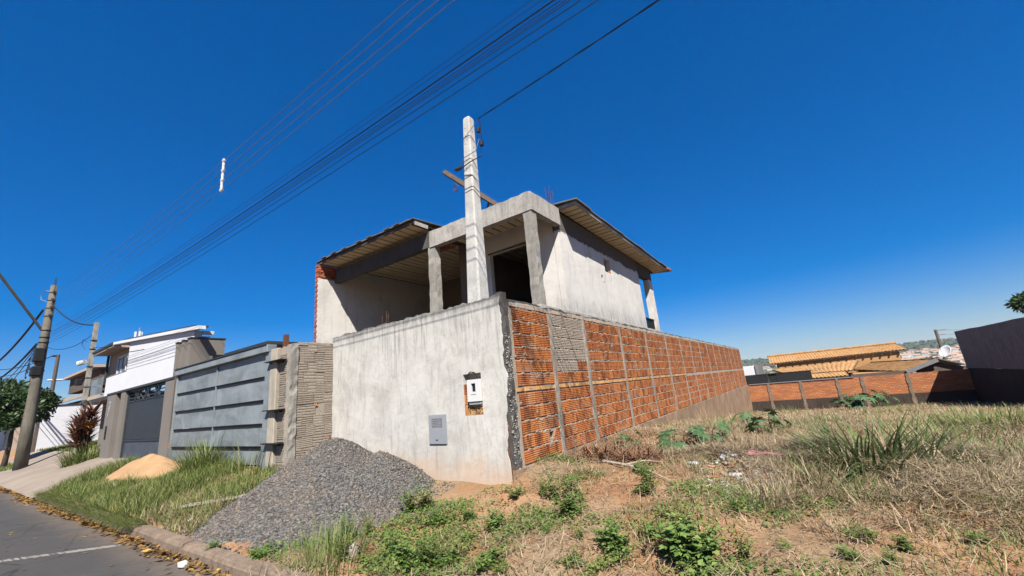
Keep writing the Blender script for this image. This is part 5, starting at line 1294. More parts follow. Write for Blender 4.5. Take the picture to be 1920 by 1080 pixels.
def gpt(px, py):
    r = ray(px, py); tt = np.linspace(0.002, 0.2, 4000)[:, None]*r[None]
    h = ground_h(tt[:, 0], tt[:, 1], False); i = np.argmax(tt[:, 2] < h); p = tt[i]; return (float(p[0]), float(p[1]), float(ground_h(p[0], p[1])))
c = onY(385, 868, 3.85); clump('tall_grass_clump', 'tall tufted green grass clump growing against the steel gate', (c[0], 3.85, float(ground_h(c[0], 3.85))), 420, (0.5, 0.95), (0.010, 0.018), 'grass', 0.42, (0.05, 0.6), (0.3, 1.5))
c = onY(465, 868, 3.85); clump('tall_grass_clump', 'thin wispy grass tuft by the hinge side of the steel gate', (c[0], 3.85, float(ground_h(c[0], 3.85))), 70, (0.4, 0.8), (0.008, 0.014), 'grass', 0.5, (0.05, 0.4), (0.2, 1.0))
c = gpt(1645, 872); clump('tall_grass_clump', 'big green arching grass clump amid the dry straw of the lot', c, 420, (0.45, 0.95), (0.016, 0.032), 'darkgrass', 0.6, (0.35, 1.4), (0.4, 1.4), None, 90)
c = gpt(1445, 945); clump('tall_grass_clump', 'half-dry upright grass tuft beside the pink rubble', c, 200, (0.18, 0.42), (0.004, 0.009), 'straw', 0.25, (0.1, 1.1), (0.2, 1.3), None, 80)
c = gpt(1530, 905); clump('tall_grass_clump', 'green and straw mixed grass tuft between rubble and big clump', c, 150, (0.2, 0.45), (0.006, 0.012), 'grass', 0.35, (0.1, 1.1), (0.3, 1.3), None, 80)
c = gpt(1765, 830); clump('tall_grass_clump', 'loose green grass clump with bent stalks behind the big clump', c, 200, (0.2, 0.5), (0.010, 0.018), 'grass', 0.6, (0.1, 0.9), (0.2, 1.0), None, 60)
c = gpt(1890, 800); clump('tall_grass_clump', 'dense bright grass clump near the shaded grey wall', c, 420, (0.2, 0.45), (0.012, 0.02), 'grass', 0.9, (0.0, 0.8), (0.2, 1.0))
c = gpt(1860, 850); clump('tall_grass_clump', 'short bright grass patch in front of the dense clump', c, 300, (0.1, 0.25), (0.010, 0.018), 'bright', 0.5, (0.0, 0.8), (0.2, 1.0))
c = gpt(1590, 1000); clump('tall_grass_clump', 'small straw tussock on bare soil below the big grass clump', c, 90, (0.1, 0.22), (0.004, 0.008), 'straw', 0.2, (0.1, 1.0), (0.2, 0.9))
c = gpt(600, 1075); clump('tall_grass_clump', 'wispy upright grass beside the kerb in front of the gravel heap', c, 380, (0.22, 0.48), (0.004, 0.008), 'grass', 0.45, (0.0, 0.5), (0.1, 0.7), None, 160)

TUFT = []
for i, (hr, wr, mt_, tl) in enumerate((((0.15, 0.4), (0.008, 0.014), 'grass', (0.1, 1.0)), ((0.12, 0.3), (0.006, 0.012), 'bright', (0.0, 0.8)), ((0.2, 0.5), (0.005, 0.010), 'straw', (0.2, 1.2)))):
    N = 170; a = U(0, 6.28, N); r_ = 0.35*np.sqrt(rng.random(N)); V, F = blades(np.stack([r_*np.cos(a), r_*np.sin(a), np.full(N, -0.03)], 1), U(*hr, N), U(*wr, N), a+U(-1, 1, N), U(*tl, N), U(0.3, 1.3, N), 4)
    me = np_mesh('blades', V, F); me.materials.append(MT[mt_]); TUFT.append(me)
for i, (px, py, s_, k) in enumerate(((1700, 805, 1.3, 0), (1560, 795, 1.2, 0), (1490, 800, 1.0, 1), (1370, 795, 1.6, 1), (1395, 780, 1.8, 1), (1350, 810, 1.2, 0), (1820, 880, 0.9, 1), (1905, 868, 0.9, 1), (1720, 905, 0.7, 0), (1555, 850, 0.9, 0), (1610, 935, 0.7, 0), (1880, 955, 0.6, 1), (1510, 835, 0.8, 2), (1400, 850, 0.8, 2), (1780, 860, 1.0, 2), (1850, 910, 0.9, 2), (1680, 960, 0.8, 2), (1760, 985, 0.7, 2), (1500, 930, 0.8, 2), (1230, 870, 0.8, 2), (1290, 890, 0.7, 2), (1110, 895, 0.6, 2), (1340, 900, 0.7, 2), (1560, 985, 0.6, 2), (1480, 775, 1.4, 0), (1680, 775, 1.6, 0), (1800, 790, 1.5, 0), (1850, 800, 1.5, 1), (1330, 790, 1.3, 2))):
    p = gpt(px, py); t_ = thing('grass_tuft', ('spiky green grass tuft', 'soft bright green grass tuft', 'bristly dry straw tuft')[k]+' growing '+('near the far end of the lot' if p[1] > 9 else 'in the straw between rubble and grey wall' if px > 1400 else 'near the foot of the brick wall'), 'grass', p, 'small grass tufts on the lot')
    t_.rotation_euler = (0, 0, rnd.uniform(0, 6.28)); t_.scale = (s_, s_, s_*rnd.uniform(0.8, 1.2))
    o = bpy.data.objects.new('blades', TUFT[k]); col.objects.link(o); o.parent = t_

# ================================================================== STRAW AND WEEDS ON THE LOT
def lot_pts(n, y0, y1, pw=1.0):
    y = y0+(y1-y0)*rng.random(n)**pw; x = -3.5+(np.minimum(10.5, 0.62*y+3.0))*rng.random(n)*1.0
    x = np.minimum(x, 6.9); return x, y
def straw_mask(x, y):
    m = vnoise(x*0.55+7, y*0.55+2)+0.45*vnoise(x*1.7, y*1.7+5)
    right = sstep(x+(y-4)*0.28, -1.2, 0.6)
    front = sstep(y-0.25*np.clip(x, -2, 2), 4.2, 5.4)
    return m+0.62*right*front+0.35*sstep(y, 5.5, 8)-0.30-0.45*(1-sstep(y, 4.0, 5.0))
parts = []
for (n, y0, y1, lr, wr) in ((150000, 2.5, 7.5, (0.05, 0.22), (0.003, 0.0075)), (60000, 7.0, 15, (0.08, 0.24), (0.005, 0.012)), (26000, 14, 32.8, (0.08, 0.2), (0.014, 0.026))):
    x, y = lot_pts(n, y0, y1); z = ground_h(x, y); m = ((straw_mask(x, y) > U(-0.25, 0.35, n)) | (rng.random(n) < 0.10)) & (y > 2.5)
    x, y, z = x[m], y[m], z[m]; n = len(x); lump = np.clip(vnoise(x*1.6+20, y*1.6), 0, 1)
    parts.append(blades(np.stack([x, y, z+0.01+(0.05+lump*np.where(y < 8.0, 0.42, 0.2))*rng.random(n)], 1), U(*lr, n), U(*wr, n), U(0, 6.28, n)+1.5*vnoise(x*1.2, y*1.2), np.where(rng.random(n) < 0.91, U(1.2, 1.75, n), U(0.3, 1.1, n)), U(-0.5, 0.7, n), 3, U(-2.2, 2.2, n)))
V, F = join(parts); stuff('dry_straw', V, F, 'straw', 'flattened dry straw spread over the vacant lot', 'straw')
parts = []
for (n, y0, y1, hr, wr) in ((24000, 2.5, 8, (0.03, 0.14), (0.006, 0.012)), (22000, 8, 32, (0.05, 0.16), (0.012, 0.024))):
    x, y = lot_pts(n, y0, y1); z = ground_h(x, y); m = vnoise(x*0.7+90, y*0.7+31)+0.4*vnoise(x*2.2, y*2.2) > U(0.0, 0.3, n)
    x, y, z = x[m], y[m], z[m]; n = len(x)
    parts.append(blades(np.stack([x, y, z], 1), U(*hr, n), U(*wr, n), U(0, 6.28, n), U(0.0, 0.9, n), U(0.2, 1.0, n), 2))
V, F = join(parts); stuff('sparse_grass', V, F, 'grass', 'sparse green grass blades scattered over the vacant lot', 'grass')
# low leafy ground cover
n = 90000; x = U(-5.4, 2.6, n); y = U(2.36, 6.2, n); z = ground_h(x, y)
dens = vnoise(x*1.5+50, y*1.5+17)+0.5*vnoise(x*4, y*4)+0.5*(1-sstep(x, -4.0, -1.8))*(1-sstep(y, 3.2, 4.6))-0.15*sstep(x, -0.5, 1.5)
m = (dens > U(0.06, 0.46, n)) & (pile_h(x, y) < z+0.03) & ~((x < -3.6) & (y > 4.9))
x, y, z = x[m], y[m], z[m]; n = len(x); a = U(0, 6.28, n)
D = np.stack([np.cos(a), np.sin(a), U(-0.2, 0.8, n)], 1); Nn = np.stack([U(-0.5, 0.5, n), U(-0.5, 0.5, n), np.ones(n)], 1)
V, F = leafs(np.stack([x, y, z+0.005+0.10*rng.random(n)**1.5*np.clip(dens[m]+0.3, 0.2, 1)], 1), D, Nn, U(0.02, 0.05, n), U(0.012, 0.026, n))
stuff('ground_cover', V, F, 'bright', 'low leafy weeds creeping over the soil near the kerb', 'weeds')
# pebbles and clods
n = 5000; x = U(-4, 5, n); y = U(2.5, 9, n); z = ground_h(x, y)
V, F = rocks(np.stack([x, y, z], 1), 0.006+0.02*rng.random(n)**3); stuff('pebbles', V, F, 'plinth', 'small stones and clods scattered on the reddish soil', 'stones')

def fern(seed, R, H, ns=13, bushy=1.0):
    r = np.random.default_rng(seed); P, D, Nn, L, W = [], [], [], [], []
    stems = MB()
    for s_ in range(ns):
        az = r.uniform(0, 6.28); out = R*r.uniform(0.25, 1.0); top = H*r.uniform(0.3, 0.85)*(1.1-0.45*out/R)
        pts = [np.array([out*t**1.2*math.cos(az), out*t**1.2*math.sin(az), top*(1.5*t-0.5*t*t*1.0)]) for t in np.linspace(0, 1, 7)]
        stems.tube(pts, [0.006*(1-0.8*t) for t in np.linspace(0, 1, 7)], 4, False)
        for k in range(2, 7):
            for q in range(int(4*bushy)):
                a2 = az+r.uniform(-1.9, 1.9); rl = R*r.uniform(0.26, 0.5); ax = np.array([math.cos(a2), math.sin(a2), r.uniform(-0.15, 0.55)])
                b0 = pts[k]*r.uniform(0.9, 1.0)
                for u in range(5):
                    pt = b0+ax*rl*(u+0.6)/5; 
                    for sg in (-1, 1):
                        side = np.cross(ax, (0, 0, 1))*sg; dd = ax*0.7+side*0.9+np.array([0, 0, r.uniform(-0.2, 0.25)])
                        P.append(pt); D.append(dd); Nn.append((r.uniform(-0.3, 0.3), r.uniform(-0.3, 0.3), 1)); L.append(rl*r.uniform(0.26, 0.44)*(1.2-u*0.13)); W.append(rl*r.uniform(0.15, 0.24))
    V, F = leafs(np.array(P), np.array(D), np.array(Nn, float), np.array(L), np.array(W))
    sm = bpy.data.meshes.new('stems'); sm.from_pydata(stems.v, [], stems.f); sm.materials.append(MT['stemgreen'])
    fm = np_mesh('foliage', V, F); return sm, fm
def broad(seed, R, H, ns=11, ll=(0.03, 0.06), up=0.6):
    r = np.random.default_rng(seed); P, D, Nn, L, W = [], [], [], [], []; stems = MB()
    for s_ in range(ns):
        az = r.uniform(0, 6.28); out = R*r.uniform(0.15, 1.0); top = H*r.uniform(0.35, 1.0)
        pts = [np.array([out*t*math.cos(az+0.5*t), out*t*math.sin(az+0.5*t), top*(t**0.8)]) for t in np.linspace(0, 1, 8)]
        stems.tube(pts, [0.005*(1-0.8*t) for t in np.linspace(0, 1, 8)], 4, False)
        for k in range(1, 8):
            for q in range(r.integers(3, 7)):
                a2 = r.uniform(0, 6.28); d = np.array([math.cos(a2), math.sin(a2), r.uniform(-0.4, up)]); l = r.uniform(*ll)*(1.25-0.07*k)
                b0 = pts[k]+r.normal(0, 0.012, 3)+d*0.02
                P.append(b0); D.append(d); Nn.append((r.uniform(-0.6, 0.6), r.uniform(-0.8, 0.4), 1)); L.append(l); W.append(l*r.uniform(0.45, 0.75))
                for sg in (-1, 1):
                    d2 = d+np.cross(d, (0, 0, 1))*sg*0.9; P.append(b0+d*l*0.15); D.append(d2); Nn.append((r.uniform(-0.4, 0.4), r.uniform(-0.6, 0.4), 1)); L.append(l*0.62); W.append(l*0.34)
    V, F = leafs(np.array(P), np.array(D), np.array(Nn, float), np.array(L), np.array(W))
    sm = bpy.data.meshes.new('stems'); sm.from_pydata(stems.v, [], stems.f); sm.materials.append(MT['stemgreen'])
    return sm, np_mesh('foliage', V, F)
MT['yellowweed'] = leaf_mat('yellowish_weed_leaf', [(0, (0.07, 0.12, 0.02)), (0.6, (0.14, 0.20, 0.04)), (1, (0.24, 0.24, 0.09))])
FERN = []
for pr_, mt_ in ((broad(101, 0.22, 0.24, 14), 'weed'), (broad(102, 0.24, 0.30, 12, (0.025, 0.05)), 'bright'), (broad(103, 0.26, 0.16, 13, (0.03, 0.07), 0.3), 'bright'), (fern(104, 0.20, 0.24, 9, 0.8), 'weed'), (broad(105, 0.20, 0.42, 9, (0.02, 0.045), 0.9), 'yellowweed'), (broad(106, 0.30, 0.13, 10, (0.025, 0.05), 0.2), 'yellowweed')):
    pr_[1].materials.append(MT[mt_]); FERN.append(pr_)
SPEC = ('rounded leafy green weed', 'loose bright green weed', 'low spreading bright weed', 'feathery dark green weed', 'tall wispy yellow-green weed', 'flat sprawling yellow-green weed')
def plant(protos, name, label, cat, loc, scale, rot, group):
    t_ = thing(name, label, cat, loc, group); t_.rotation_euler = (rnd.uniform(-0.1, 0.1), rnd.uniform(-0.1, 0.1), rot); t_.scale = (scale*rnd.uniform(0.85, 1.15), scale*rnd.uniform(0.85, 1.15), scale*rnd.uniform(0.8, 1.2))
    for nm, me_ in zip(('stems', 'foliage'), protos):
        o = bpy.data.objects.new(nm, me_); col.objects.link(o); o.parent = t_
    return t_
spots = [(925, 985, 0.85, 0), (1072, 982, 1.0, 0), (1070, 935, 0.85, 1), (1085, 950, 0.6, 2), (1160, 1055, 1.1, 0), (1150, 1030, 0.9, 3), (1215, 1020, 0.85, 4), (1300, 1075, 1.45, 0), (1330, 1060, 1.3, 4), (1270, 1060, 1.0, 1), (1285, 1010, 0.9, 4), (1220, 935, 1.0, 1), (1200, 930, 0.8, 5), (1205, 900, 0.7, 3), (800, 955, 1.15, 4), (770, 960, 0.9, 1), (820, 975, 0.8, 2), (650, 1015, 0.8, 1), (690, 1000, 0.7, 4), (800, 1062, 1.2, 1), (760, 1072, 1.0, 0), (840, 1050, 0.8, 2), (735, 1040, 0.9, 1), (700, 1060, 0.8, 5), (1040, 940, 0.75, 0), (1020, 930, 0.6, 1), (970, 925, 0.5, 3), (1120, 1075, 0.8, 5), (915, 1068, 0.8, 2), (945, 1075, 0.6, 5), (1025, 1010, 0.35, 0), (1090, 1030, 0.45, 4), (1075, 1070, 0.5, 2), (1385, 975, 0.5, 1), (1620, 1010, 0.55, 2), (1700, 1030, 0.45, 0), (1675, 1065, 0.4, 1), (1830, 1015, 0.4, 3), (1460, 965, 0.4, 2), (640, 1060, 0.75, 4), (615, 1035, 0.6, 1), (870, 1000, 0.65, 5), (880, 965, 0.6, 2), (1400, 1060, 0.8, 4), (400, 1040, 0.5, 1), (395, 962, 0.4, 3), (480, 1050, 0.5, 2), (1850, 905, 0.6, 5), (1770, 935, 0.5, 5), (1590, 1060, 0.4, 3), (1350, 930, 0.6, 5), (1480, 1045, 0.4, 5), (1250, 975, 0.6, 5), (1000, 965, 0.5, 5)]
for (px, py, s_, k) in spots:
    loc_ = 'beside the gravel heap' if px < 870 and py < 1000 else 'near the kerb stones' if px < 720 else 'below the front plaster wall' if px < 900 else 'by the broken wall corner' if px < 1100 and py < 960 else 'among the dry straw' if px > 1370 else 'on the bare reddish soil'
    plant(FERN[k], 'leafy_weed', SPEC[k]+' growing '+loc_, 'weed', gpt(px, py), s_, rnd.uniform(0, 6.28), 'leafy weeds on the lot')

def castor(seed, H, R, nl):
    r = np.random.default_rng(seed); P, D, Nn, L, W = [], [], [], [], []; st = MB()
    st.tube([(0, 0, -0.05), (0.02, 0.01, H*0.45), (0.05, -0.02, H*0.8)], [0.016, 0.013, 0.008], 5)
    for i in range(nl):
        az = i*2.4+r.uniform(-0.4, 0.4); hh = H*r.uniform(0.25, 0.85); out = R*r.uniform(0.45, 1.0)
        p0 = np.array([0.02, 0, hh*0.75]); c = np.array([out*math.cos(az), out*math.sin(az), hh+0.06*r.uniform(-1, 1)])
        st.tube([p0, (p0+c)/2+np.array([0, 0, 0.06]), c], 0.006, 4, False)
        nrm = np.array([math.cos(az)*0.55+0.1, math.sin(az)*0.55-0.45, 0.8]); nrm /= np.linalg.norm(nrm)
        xa = np.cross(nrm, (0.1, 0.2, 1)); xa /= np.linalg.norm(xa); ya = np.cross(nrm, xa); RL = R*r.uniform(0.40, 0.58)*(1 if nl < 20 else 0.6)
        f0 = r.uniform(0, 6.28)
        for k in range(8):
            a = f0+k*6.283/8.6; d = xa*math.cos(a)+ya*math.sin(a)-nrm*0.28
            P.append(c); D.append(d); Nn.append(nrm); L.append(RL*r.uniform(0.8, 1.1)); W.append(RL*0.36)
    V, F = leafs(np.array(P), np.array(D), np.array(Nn), np.array(L), np.array(W))
    sm = bpy.data.meshes.new('stems'); sm.from_pydata(st.v, [], st.f); sm.materials.append(MT['stemred'])
    fm = np_mesh('foliage', V, F); fm.materials.append(MT['castor']); return sm, fm
CAST = [castor(5, 0.55, 0.5, 9), castor(9, 0.5, 0.46, 8), castor(13, 0.9, 0.75, 34)]
for (px, py, s_, k, lab) in ((1285, 838, 0.82, 0, 'large castor bean plant with star leaves beside the brick wall'), (1338, 836, 0.72, 1, 'broad castor bean plant overhanging the pink rubble'), (1182, 832, 0.6, 1, 'small castor bean plant at the foot of a concrete post'),
                             (1448, 812, 0.85, 1, 'castor bean plant standing near the far end of the brick wall'), (1425, 822, 0.5, 0, 'little castor bean seedling beside the far castor plant'), (1510, 768, 1.0, 1, 'castor bean plant against the plinth of the far wall'), (1395, 800, 0.6, 0, 'low castor bean plant close to the splashed wall plinth')):
    plant(CAST[k], 'castor_bean_plant', lab, 'plant', gpt(px, py), s_, rnd.uniform(0, 6.28), None)
c = gpt(1640, 768); c = (c[0], min(c[1], 30.5), float(ground_h(c[0], min(c[1], 30.5))))
plant(CAST[2], 'castor_bean_plant', 'big dark castor bean bush before the far brick wall', 'plant', (2.55, 30.5, float(ground_h(2.55, 30.5))), 1.6, 1.0, None)
plant(CAST[2], 'castor_bean_plant', 'low spreading castor bean bush left of the big dark one', 'plant', (1.45, 30.2, float(ground_h(1.45, 30.2))), 1.0, 2.2, None)

# dead brown frond heap, fallen branch, rubble
c = gpt(1150, 868)
df = thing('dead_frond_heap', 'heap of dead brown fronds at the foot of the brick wall', 'dead plant', c)
n = 420; P = np.stack([c[0]+U(-0.55, 0.65, n), c[1]+U(-0.35, 0.45, n), np.zeros(n)], 1); P[:, 2] = ground_h(P[:, 0], P[:, 1])+U(0, 0.16, n)
V, F = blades(P, U(0.15, 0.45, n), U(0.012, 0.03, n), U(0, 6.28, n), U(0.7, 1.6, n), U(0.0, 0.9, n), 3); link_mesh('fronds', np_mesh('fronds', V-origin_of(df), F), 'brownfern', df)
c = gpt(1185, 893); fb = thing('fallen_branch', 'pale fallen branch lying across the dry grass', 'branch', c)
def gnd(x, y, d=0.0): return (x, y, float(ground_h(x, y))+d)
MB().tube([gnd(c[0]-0.5, c[1]+0.25, 0.03), gnd(c[0]-0.1, c[1]+0.05, 0.06), gnd(c[0]+0.25, c[1]-0.12, 0.05), gnd(c[0]+0.6, c[1]-0.3, 0.03)], [0.022, 0.02, 0.015, 0.006], 6).build('limb', 'cream', fb)
MB().tube([gnd(c[0]-0.1, c[1]+0.05, 0.06), gnd(c[0]+0.12, c[1]+0.2, 0.12), gnd(c[0]+0.4, c[1]+0.2, 0.1)], [0.014, 0.01, 0.004], 5).build('twig', 'cream', fb)
c = gpt(1408, 885); rb = thing('rubble_heap', 'scatter of white and pink broken masonry among the weeds', 'rubble', c)
for i in range(220):
    x = c[0]+rnd.gauss(0, 0.36); y = c[1]+rnd.gauss(0.1, 0.55); r_ = rnd.uniform(0.014, 0.05)
    V, F = rocks(np.array([[x, y, float(ground_h(x, y))+r_*0.1+0.012]]), np.array([r_]), (boxV, boxF), 0.6, 0.3)
    me = np_mesh('chunk', V-origin_of(rb), F); link_mesh('chunk', me, ('litter', 'cap', 'litter', 'mortar', 'pinkish', 'litter', 'mortar', 'brick', 'cap', 'pinkish')[i % 10], rb)
x, y = c[0]+0.15, c[1]+0.55
m = MB(); m.v = [gnd(x-0.22, y-0.06, 0.06), gnd(x+0.02, y-0.1, 0.10), gnd(x+0.25, y-0.02, 0.07), gnd(x+0.2, y+0.12, 0.09), gnd(x-0.05, y+0.16, 0.06), gnd(x-0.2, y+0.1, 0.08)]; m.f = [(0, 1, 4, 5), (1, 2, 3, 4)]
o = m.build('pink_cloth', 'pink', rb); o.modifiers.new('t', 'SOLIDIFY').thickness = 0.008
# litter
def crumple(name, px, py, s_, lab, z=None):
    p = np.array(gpt(px, py)) if z is None else onZ(px, py, z)
    V, F = rocks(np.array([[0, 0, s_*0.3]]), np.array([s_]), (icoV, icoF), 0.5, 0.35); o = link_mesh(name, np_mesh(name, V, F), 'litter', base=tuple(p)); tag(o, lab, 'litter')
crumple('plastic_scrap', 718, 1046, 0.045, 'white crumpled plastic scrap among the weeds near the kerb')
crumple('plastic_scrap', 358, 975, 0.05, 'white plastic scrap lying by the foot of the gravel heap')
crumple('plastic_scrap', 345, 1062, 0.07, 'greyish crumpled bag in the leaf-filled gutter', -1.6)
pl_ = gpt(415, 945); m = MB(); m.bar(gnd(pl_[0]-0.6, pl_[1]-0.3, 0.05), gnd(pl_[0]+0.5, pl_[1]+0.3, 0.06), 0.18, 0.03)
tag(m.build('wooden_board', 'cream', base=pl_), 'pale board half buried along the edge of the gravel heap', 'board')
c = gpt(658, 1052); m = MB(); m.obox(np.array(c)+np.array([0, 0, 0.05]), (0.8, 0.5, 0.3), (-0.5, 0.8, 0.2), (-0.2, -0.3, 0.9), 0.07, 0.05, 0.06); tag(m.build('broken_brick', 'mortar', base=c, bevel=0.01, jit=0.012), 'broken block lying in the weeds near the kerb', 'brick')

# fallen leaves in the gutter
n = 3200; x = -4.6-18.5*rng.random(n)**0.8; y = 2.15-np.abs(rng.normal(0, 1, n))*(0.05+0.16*np.clip(vnoise(x*0.9+60, 0*x)+0.5, 0, 1)**2); m = rng.random(n) < 0.45+0.55*np.clip(vnoise(x*1.1, 3+0*x)*2+0.5, 0, 1)
x, y = x[m], y[m]; n = len(x); a = U(0, 6.28, n); z = np.interp(y, ry, rz)+0.008+0.045*rng.random(n)*np.clip((y-1.85)/0.25, 0, 1)
D = np.stack([np.cos(a), np.sin(a), U(-0.15, 0.3, n)], 1); V, F = leafs(np.stack([x, y, z], 1), D, np.stack([U(-1.2, 1.2, n), U(-1.2, 1.2, n), np.ones(n)], 1), U(0.03, 0.13, n), U(0.015, 0.05, n)); A1 = (V, F)
n = 90; x = U(-14, -5, n); y = U(0.6, 1.95, n); a = U(0, 6.28, n); D = np.stack([np.cos(a), np.sin(a), U(0, 0.1, n)], 1)
V, F = join([A1, leafs(np.stack([x, y, np.interp(y, ry, rz)+0.006], 1), D, np.tile([[0.1, 0, 1.0]], (n, 1)), U(0.03, 0.08, n), U(0.02, 0.04, n))])
stuff('fallen_leaves', V, F, 'deadleaf', 'brown and yellow fallen leaves drifted along the gutter', 'leaves')

# ================================================================== TREES AND SHRUBS
def tree(name, label, base, H, R, nl, leaf, mat, trunk_r, lean=(0, 0), crown0=0.45, seed=1, limbs=6):
    t_ = thing(name, label, 'tree', base); r = np.random.default_rng(seed); b = np.array(base, float)
    top = b+np.array([lean[0], lean[1], H*crown0*1.25]); m = MB()
    m.tube([b-np.array([0, 0, 0.2]), b*0.55+top*0.45+np.array([0.04, 0.03, 0]), top], [trunk_r, trunk_r*0.8, trunk_r*0.5], 9)
    cents = []
    for i in range(limbs*3):
        az = r.uniform(0, 6.28); rr = R*math.sqrt(r.uniform(0.05, 1))*0.75; zc = b[2]+H*r.uniform(crown0, 0.9); e = np.array([b[0]+lean[0]+rr*math.cos(az), b[1]+lean[1]+rr*math.sin(az), zc]); cents.append(e)
        if i < limbs*2: m.tube([top*0.7+b*0.3, (top+e)/2+np.array([0, 0, -0.05*H*0.2]), e], [trunk_r*0.45, trunk_r*0.28, trunk_r*0.08], 5)
    m.build('trunk', 'bark', t_, smooth=True)
    C = np.array(cents); k = r.integers(0, len(C), nl); d = r.normal(0, 1, (nl, 3)); d /= np.linalg.norm(d, axis=1, keepdims=True)
    P = C[k]+d*(R*0.36*r.random((nl, 1))**0.45)*np.array([1, 1, 0.75])
    D = d+r.normal(0, 0.7, (nl, 3)); Nn = d*0.6+np.array([0, 0, 0.8])+r.normal(0, 0.5, (nl, 3))
    V, F = leafs(P, D, Nn, r.uniform(0.7, 1.3, nl)*leaf, r.uniform(0.4, 0.65, nl)*leaf)
    link_mesh('crown', np_mesh('crown', V-b, F), mat, t_)
    return t_
b = onZ(14, 872, -1.40)
tree('street_tree', 'small leafy street tree with dark crown beside the thick street pole', (-33.8, 3.05, -1.43), 3.9, 1.6, 6500, 0.2, 'treeleaf', 0.12, (-0.4, 0.1), 0.52, 4)
tree('street_tree', 'larger tree with spreading crown behind the small street tree', (-56, 3.6, -1.3), 6.4, 3.2, 9000, 0.36, 'treeleaf', 0.2, (0, 0), 0.45, 8)
tree('conifer_tree', 'dark tree tip rising above the shaded grey wall', (10.0, 30.0, -3), 5.6, 1.5, 5000, 0.22, 'treeleaf', 0.15, (0, 0), 0.5, 12)
cp = thing('red_cordyline', 'red-leaved cordyline plant with bare stems beside the taupe pillar', 'plant', (-22.9, 4.0, -1.0))
parts = []; m = MB()
for i in range(22):
    x0 = -22.95+rnd.uniform(-1.0, 0.9); y0 = 4.02+rnd.uniform(-0.2, 0.15); h = rnd.uniform(0.4, 1.6); e = np.array([x0+rnd.uniform(-0.3, 0.3), y0-0.1, -1.0+h])
    m.tube([(x0*0.5-22.9*0.5, 4.0, -1.05), e], [0.035, 0.02], 5); n = 34
    parts.append(blades(np.tile(e, (n, 1))+rng.normal(0, 0.03, (n, 3)), U(0.4, 0.75, n), U(0.05, 0.10, n), U(0, 6.28, n), U(0.2, 1.4, n), U(0.2, 1.0, n), 3))
m.build('stems', 'bark', cp); V, F = join(parts); link_mesh('foliage', np_mesh('foliage', V-origin_of(cp), F), 'redleaf', cp)
clump('tall_grass_clump', 'fountain of green strappy leaves under the red cordyline', (-22.0, 3.85, -1.0), 260, (0.4, 0.9), (0.025, 0.045), 'grass', 0.5, (0.0, 0.7), (0.3, 1.2))

# corner of a dark roof behind the tree, right edge
pc = onY(1913, 562, 39.0)
rh = thing('dark_roof_house', 'house with dark roof edge just showing past the grey wall tree', 'house', (17, 33, -3))
MB().box(15.2, 23, 33.6, 38.5, -4, pc[2]-0.002).build('wall', 'beige', rh)
pc = onY(1913, 562, 39.0)
slab8('roof', [(pc[0], 33, pc[2]+0.0), (24, 33, pc[2]+0.0), (24, 39, pc[2]+0.0), (pc[0], 39, pc[2]+0.0)], 0.3, 'darkmetal', rh)

# ================================================================== FAR VALLEY AND HILL TOWN
n = 9000; y = np.concatenate([U(1250, 2000, 5000), U(380, 1250, 4000)]); x = y*U(-0.75, 0.6, n)
keep = np.concatenate([np.ones(5000, bool), vnoise(x[5000:]/90, y[5000:]/90) > 0.02]); x, y = x[keep], y[keep]; z = ground_h(x, y)
R_ = U(3.0, 7.5, len(x)); V, F = rocks(np.stack([x, y, z+R_*0.5], 1), R_, (icoV, icoF), 0.9, 0.3)
t = leaf_mat('far_wood', [(0, (0.012, 0.022, 0.010)), (0.6, (0.022, 0.038, 0.016)), (1, (0.04, 0.055, 0.022))], 0.0, 0.9); MT['farwood'] = t
stuff('far_wood', V, F, 'farwood', 'dark wooded hillside on the horizon beyond the town', 'trees')
MT['farw'] = simple('town_white', (0.70, 0.68, 0.64), 0.05, 0.1, 0.9); MT['farb'] = simple('town_cream', (0.55, 0.45, 0.33), 0.05, 0.1, 0.9); MT['farr'] = simple('town_tile', (0.50, 0.34, 0.25), 0.1, 0.1, 0.9)
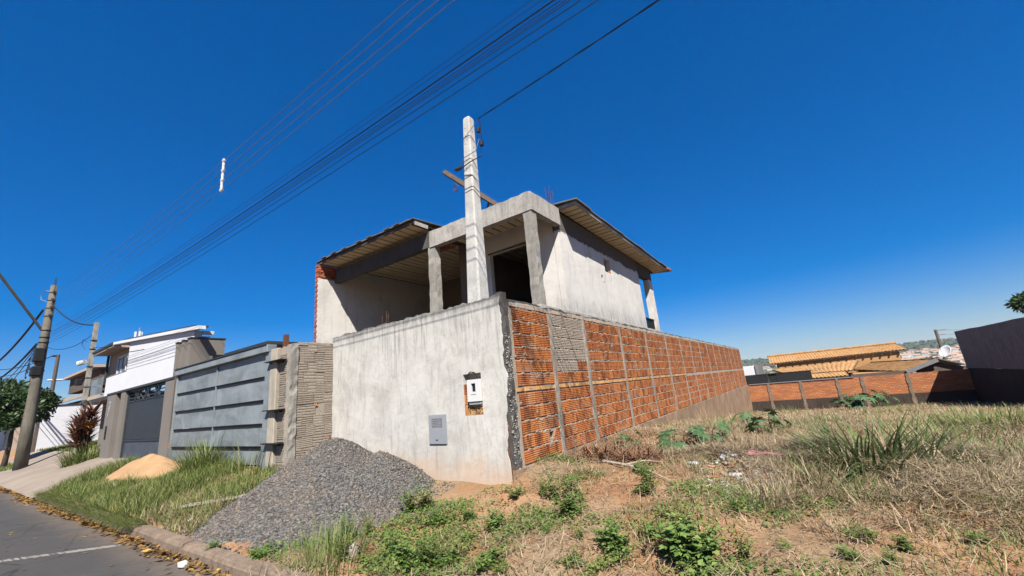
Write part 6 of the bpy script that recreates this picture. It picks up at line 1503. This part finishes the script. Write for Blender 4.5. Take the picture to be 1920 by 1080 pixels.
def house_mesh(w, d, h, wall):
    m = MB(); m.box(-w/2, w/2, -d/2, d/2, -3, h); nf = len(m.f)
    m.prism([(-d/2-0.4, h), (d/2+0.4, h), (0, h+d*0.22)], 0, -w/2-0.4, w/2+0.4)
    me = bpy.data.meshes.new('hill_house'); me.from_pydata(m.v, [], m.f); me.materials.append(MT[wall]); me.materials.append(MT['farr'])
    for i, p in enumerate(me.polygons): p.material_index = 0 if i < nf else 1
    bm = bmesh.new(); bm.from_mesh(me); bmesh.ops.recalc_face_normals(bm, faces=bm.faces[:]); bm.to_mesh(me); bm.free(); return me
HM = [house_mesh(14, 9, 4, 'farw'), house_mesh(10, 9, 6.5, 'farw'), house_mesh(18, 11, 4, 'farb'), house_mesh(9, 8, 5, 'farb')]
for i in range(230):
    yy = rnd.uniform(760, 1330); xx = yy*rnd.uniform(0.12, 0.25) if i % 6 else yy*rnd.uniform(-0.12, 0.12)
    k = i % 4
    o = bpy.data.objects.new('hill_house', HM[k]); col.objects.link(o); o.location = (xx, yy, float(ground_h(xx, yy))); o.rotation_euler = (0, 0, rnd.uniform(-0.5, 0.5)+(1.57 if rnd.random() < 0.4 else 0))
    tag(o, ('long low white house in the distant hillside town', 'tall white house in the distant hillside town', 'long cream house in the distant hillside town', 'small cream house in the distant hillside town')[k], 'house', ('long white town houses', 'tall white town houses', 'long cream town houses', 'small cream town houses')[k])

# ================================================================== AIR
m = MB(); m.box(-6500, 6500, -6500, 6500, -80, 60); hz = m.build('haze', None)
tm = bpy.data.materials.new('thin_haze'); tm.use_nodes = True; tn = tm.node_tree.nodes; tn.remove(tn['Principled BSDF'])
pv = tn.new('ShaderNodeVolumePrincipled'); pv.inputs['Color'].default_value = (0.80, 0.88, 1.0, 1); pv.inputs['Density'].default_value = 0.00009; pv.inputs['Anisotropy'].default_value = 0.0
tm.node_tree.links.new(pv.outputs[0], tn['Material Output'].inputs['Volume']); hz.data.materials.append(tm)
tag(hz, 'thin pale haze fading the distant hills', 'haze', kind='stuff')
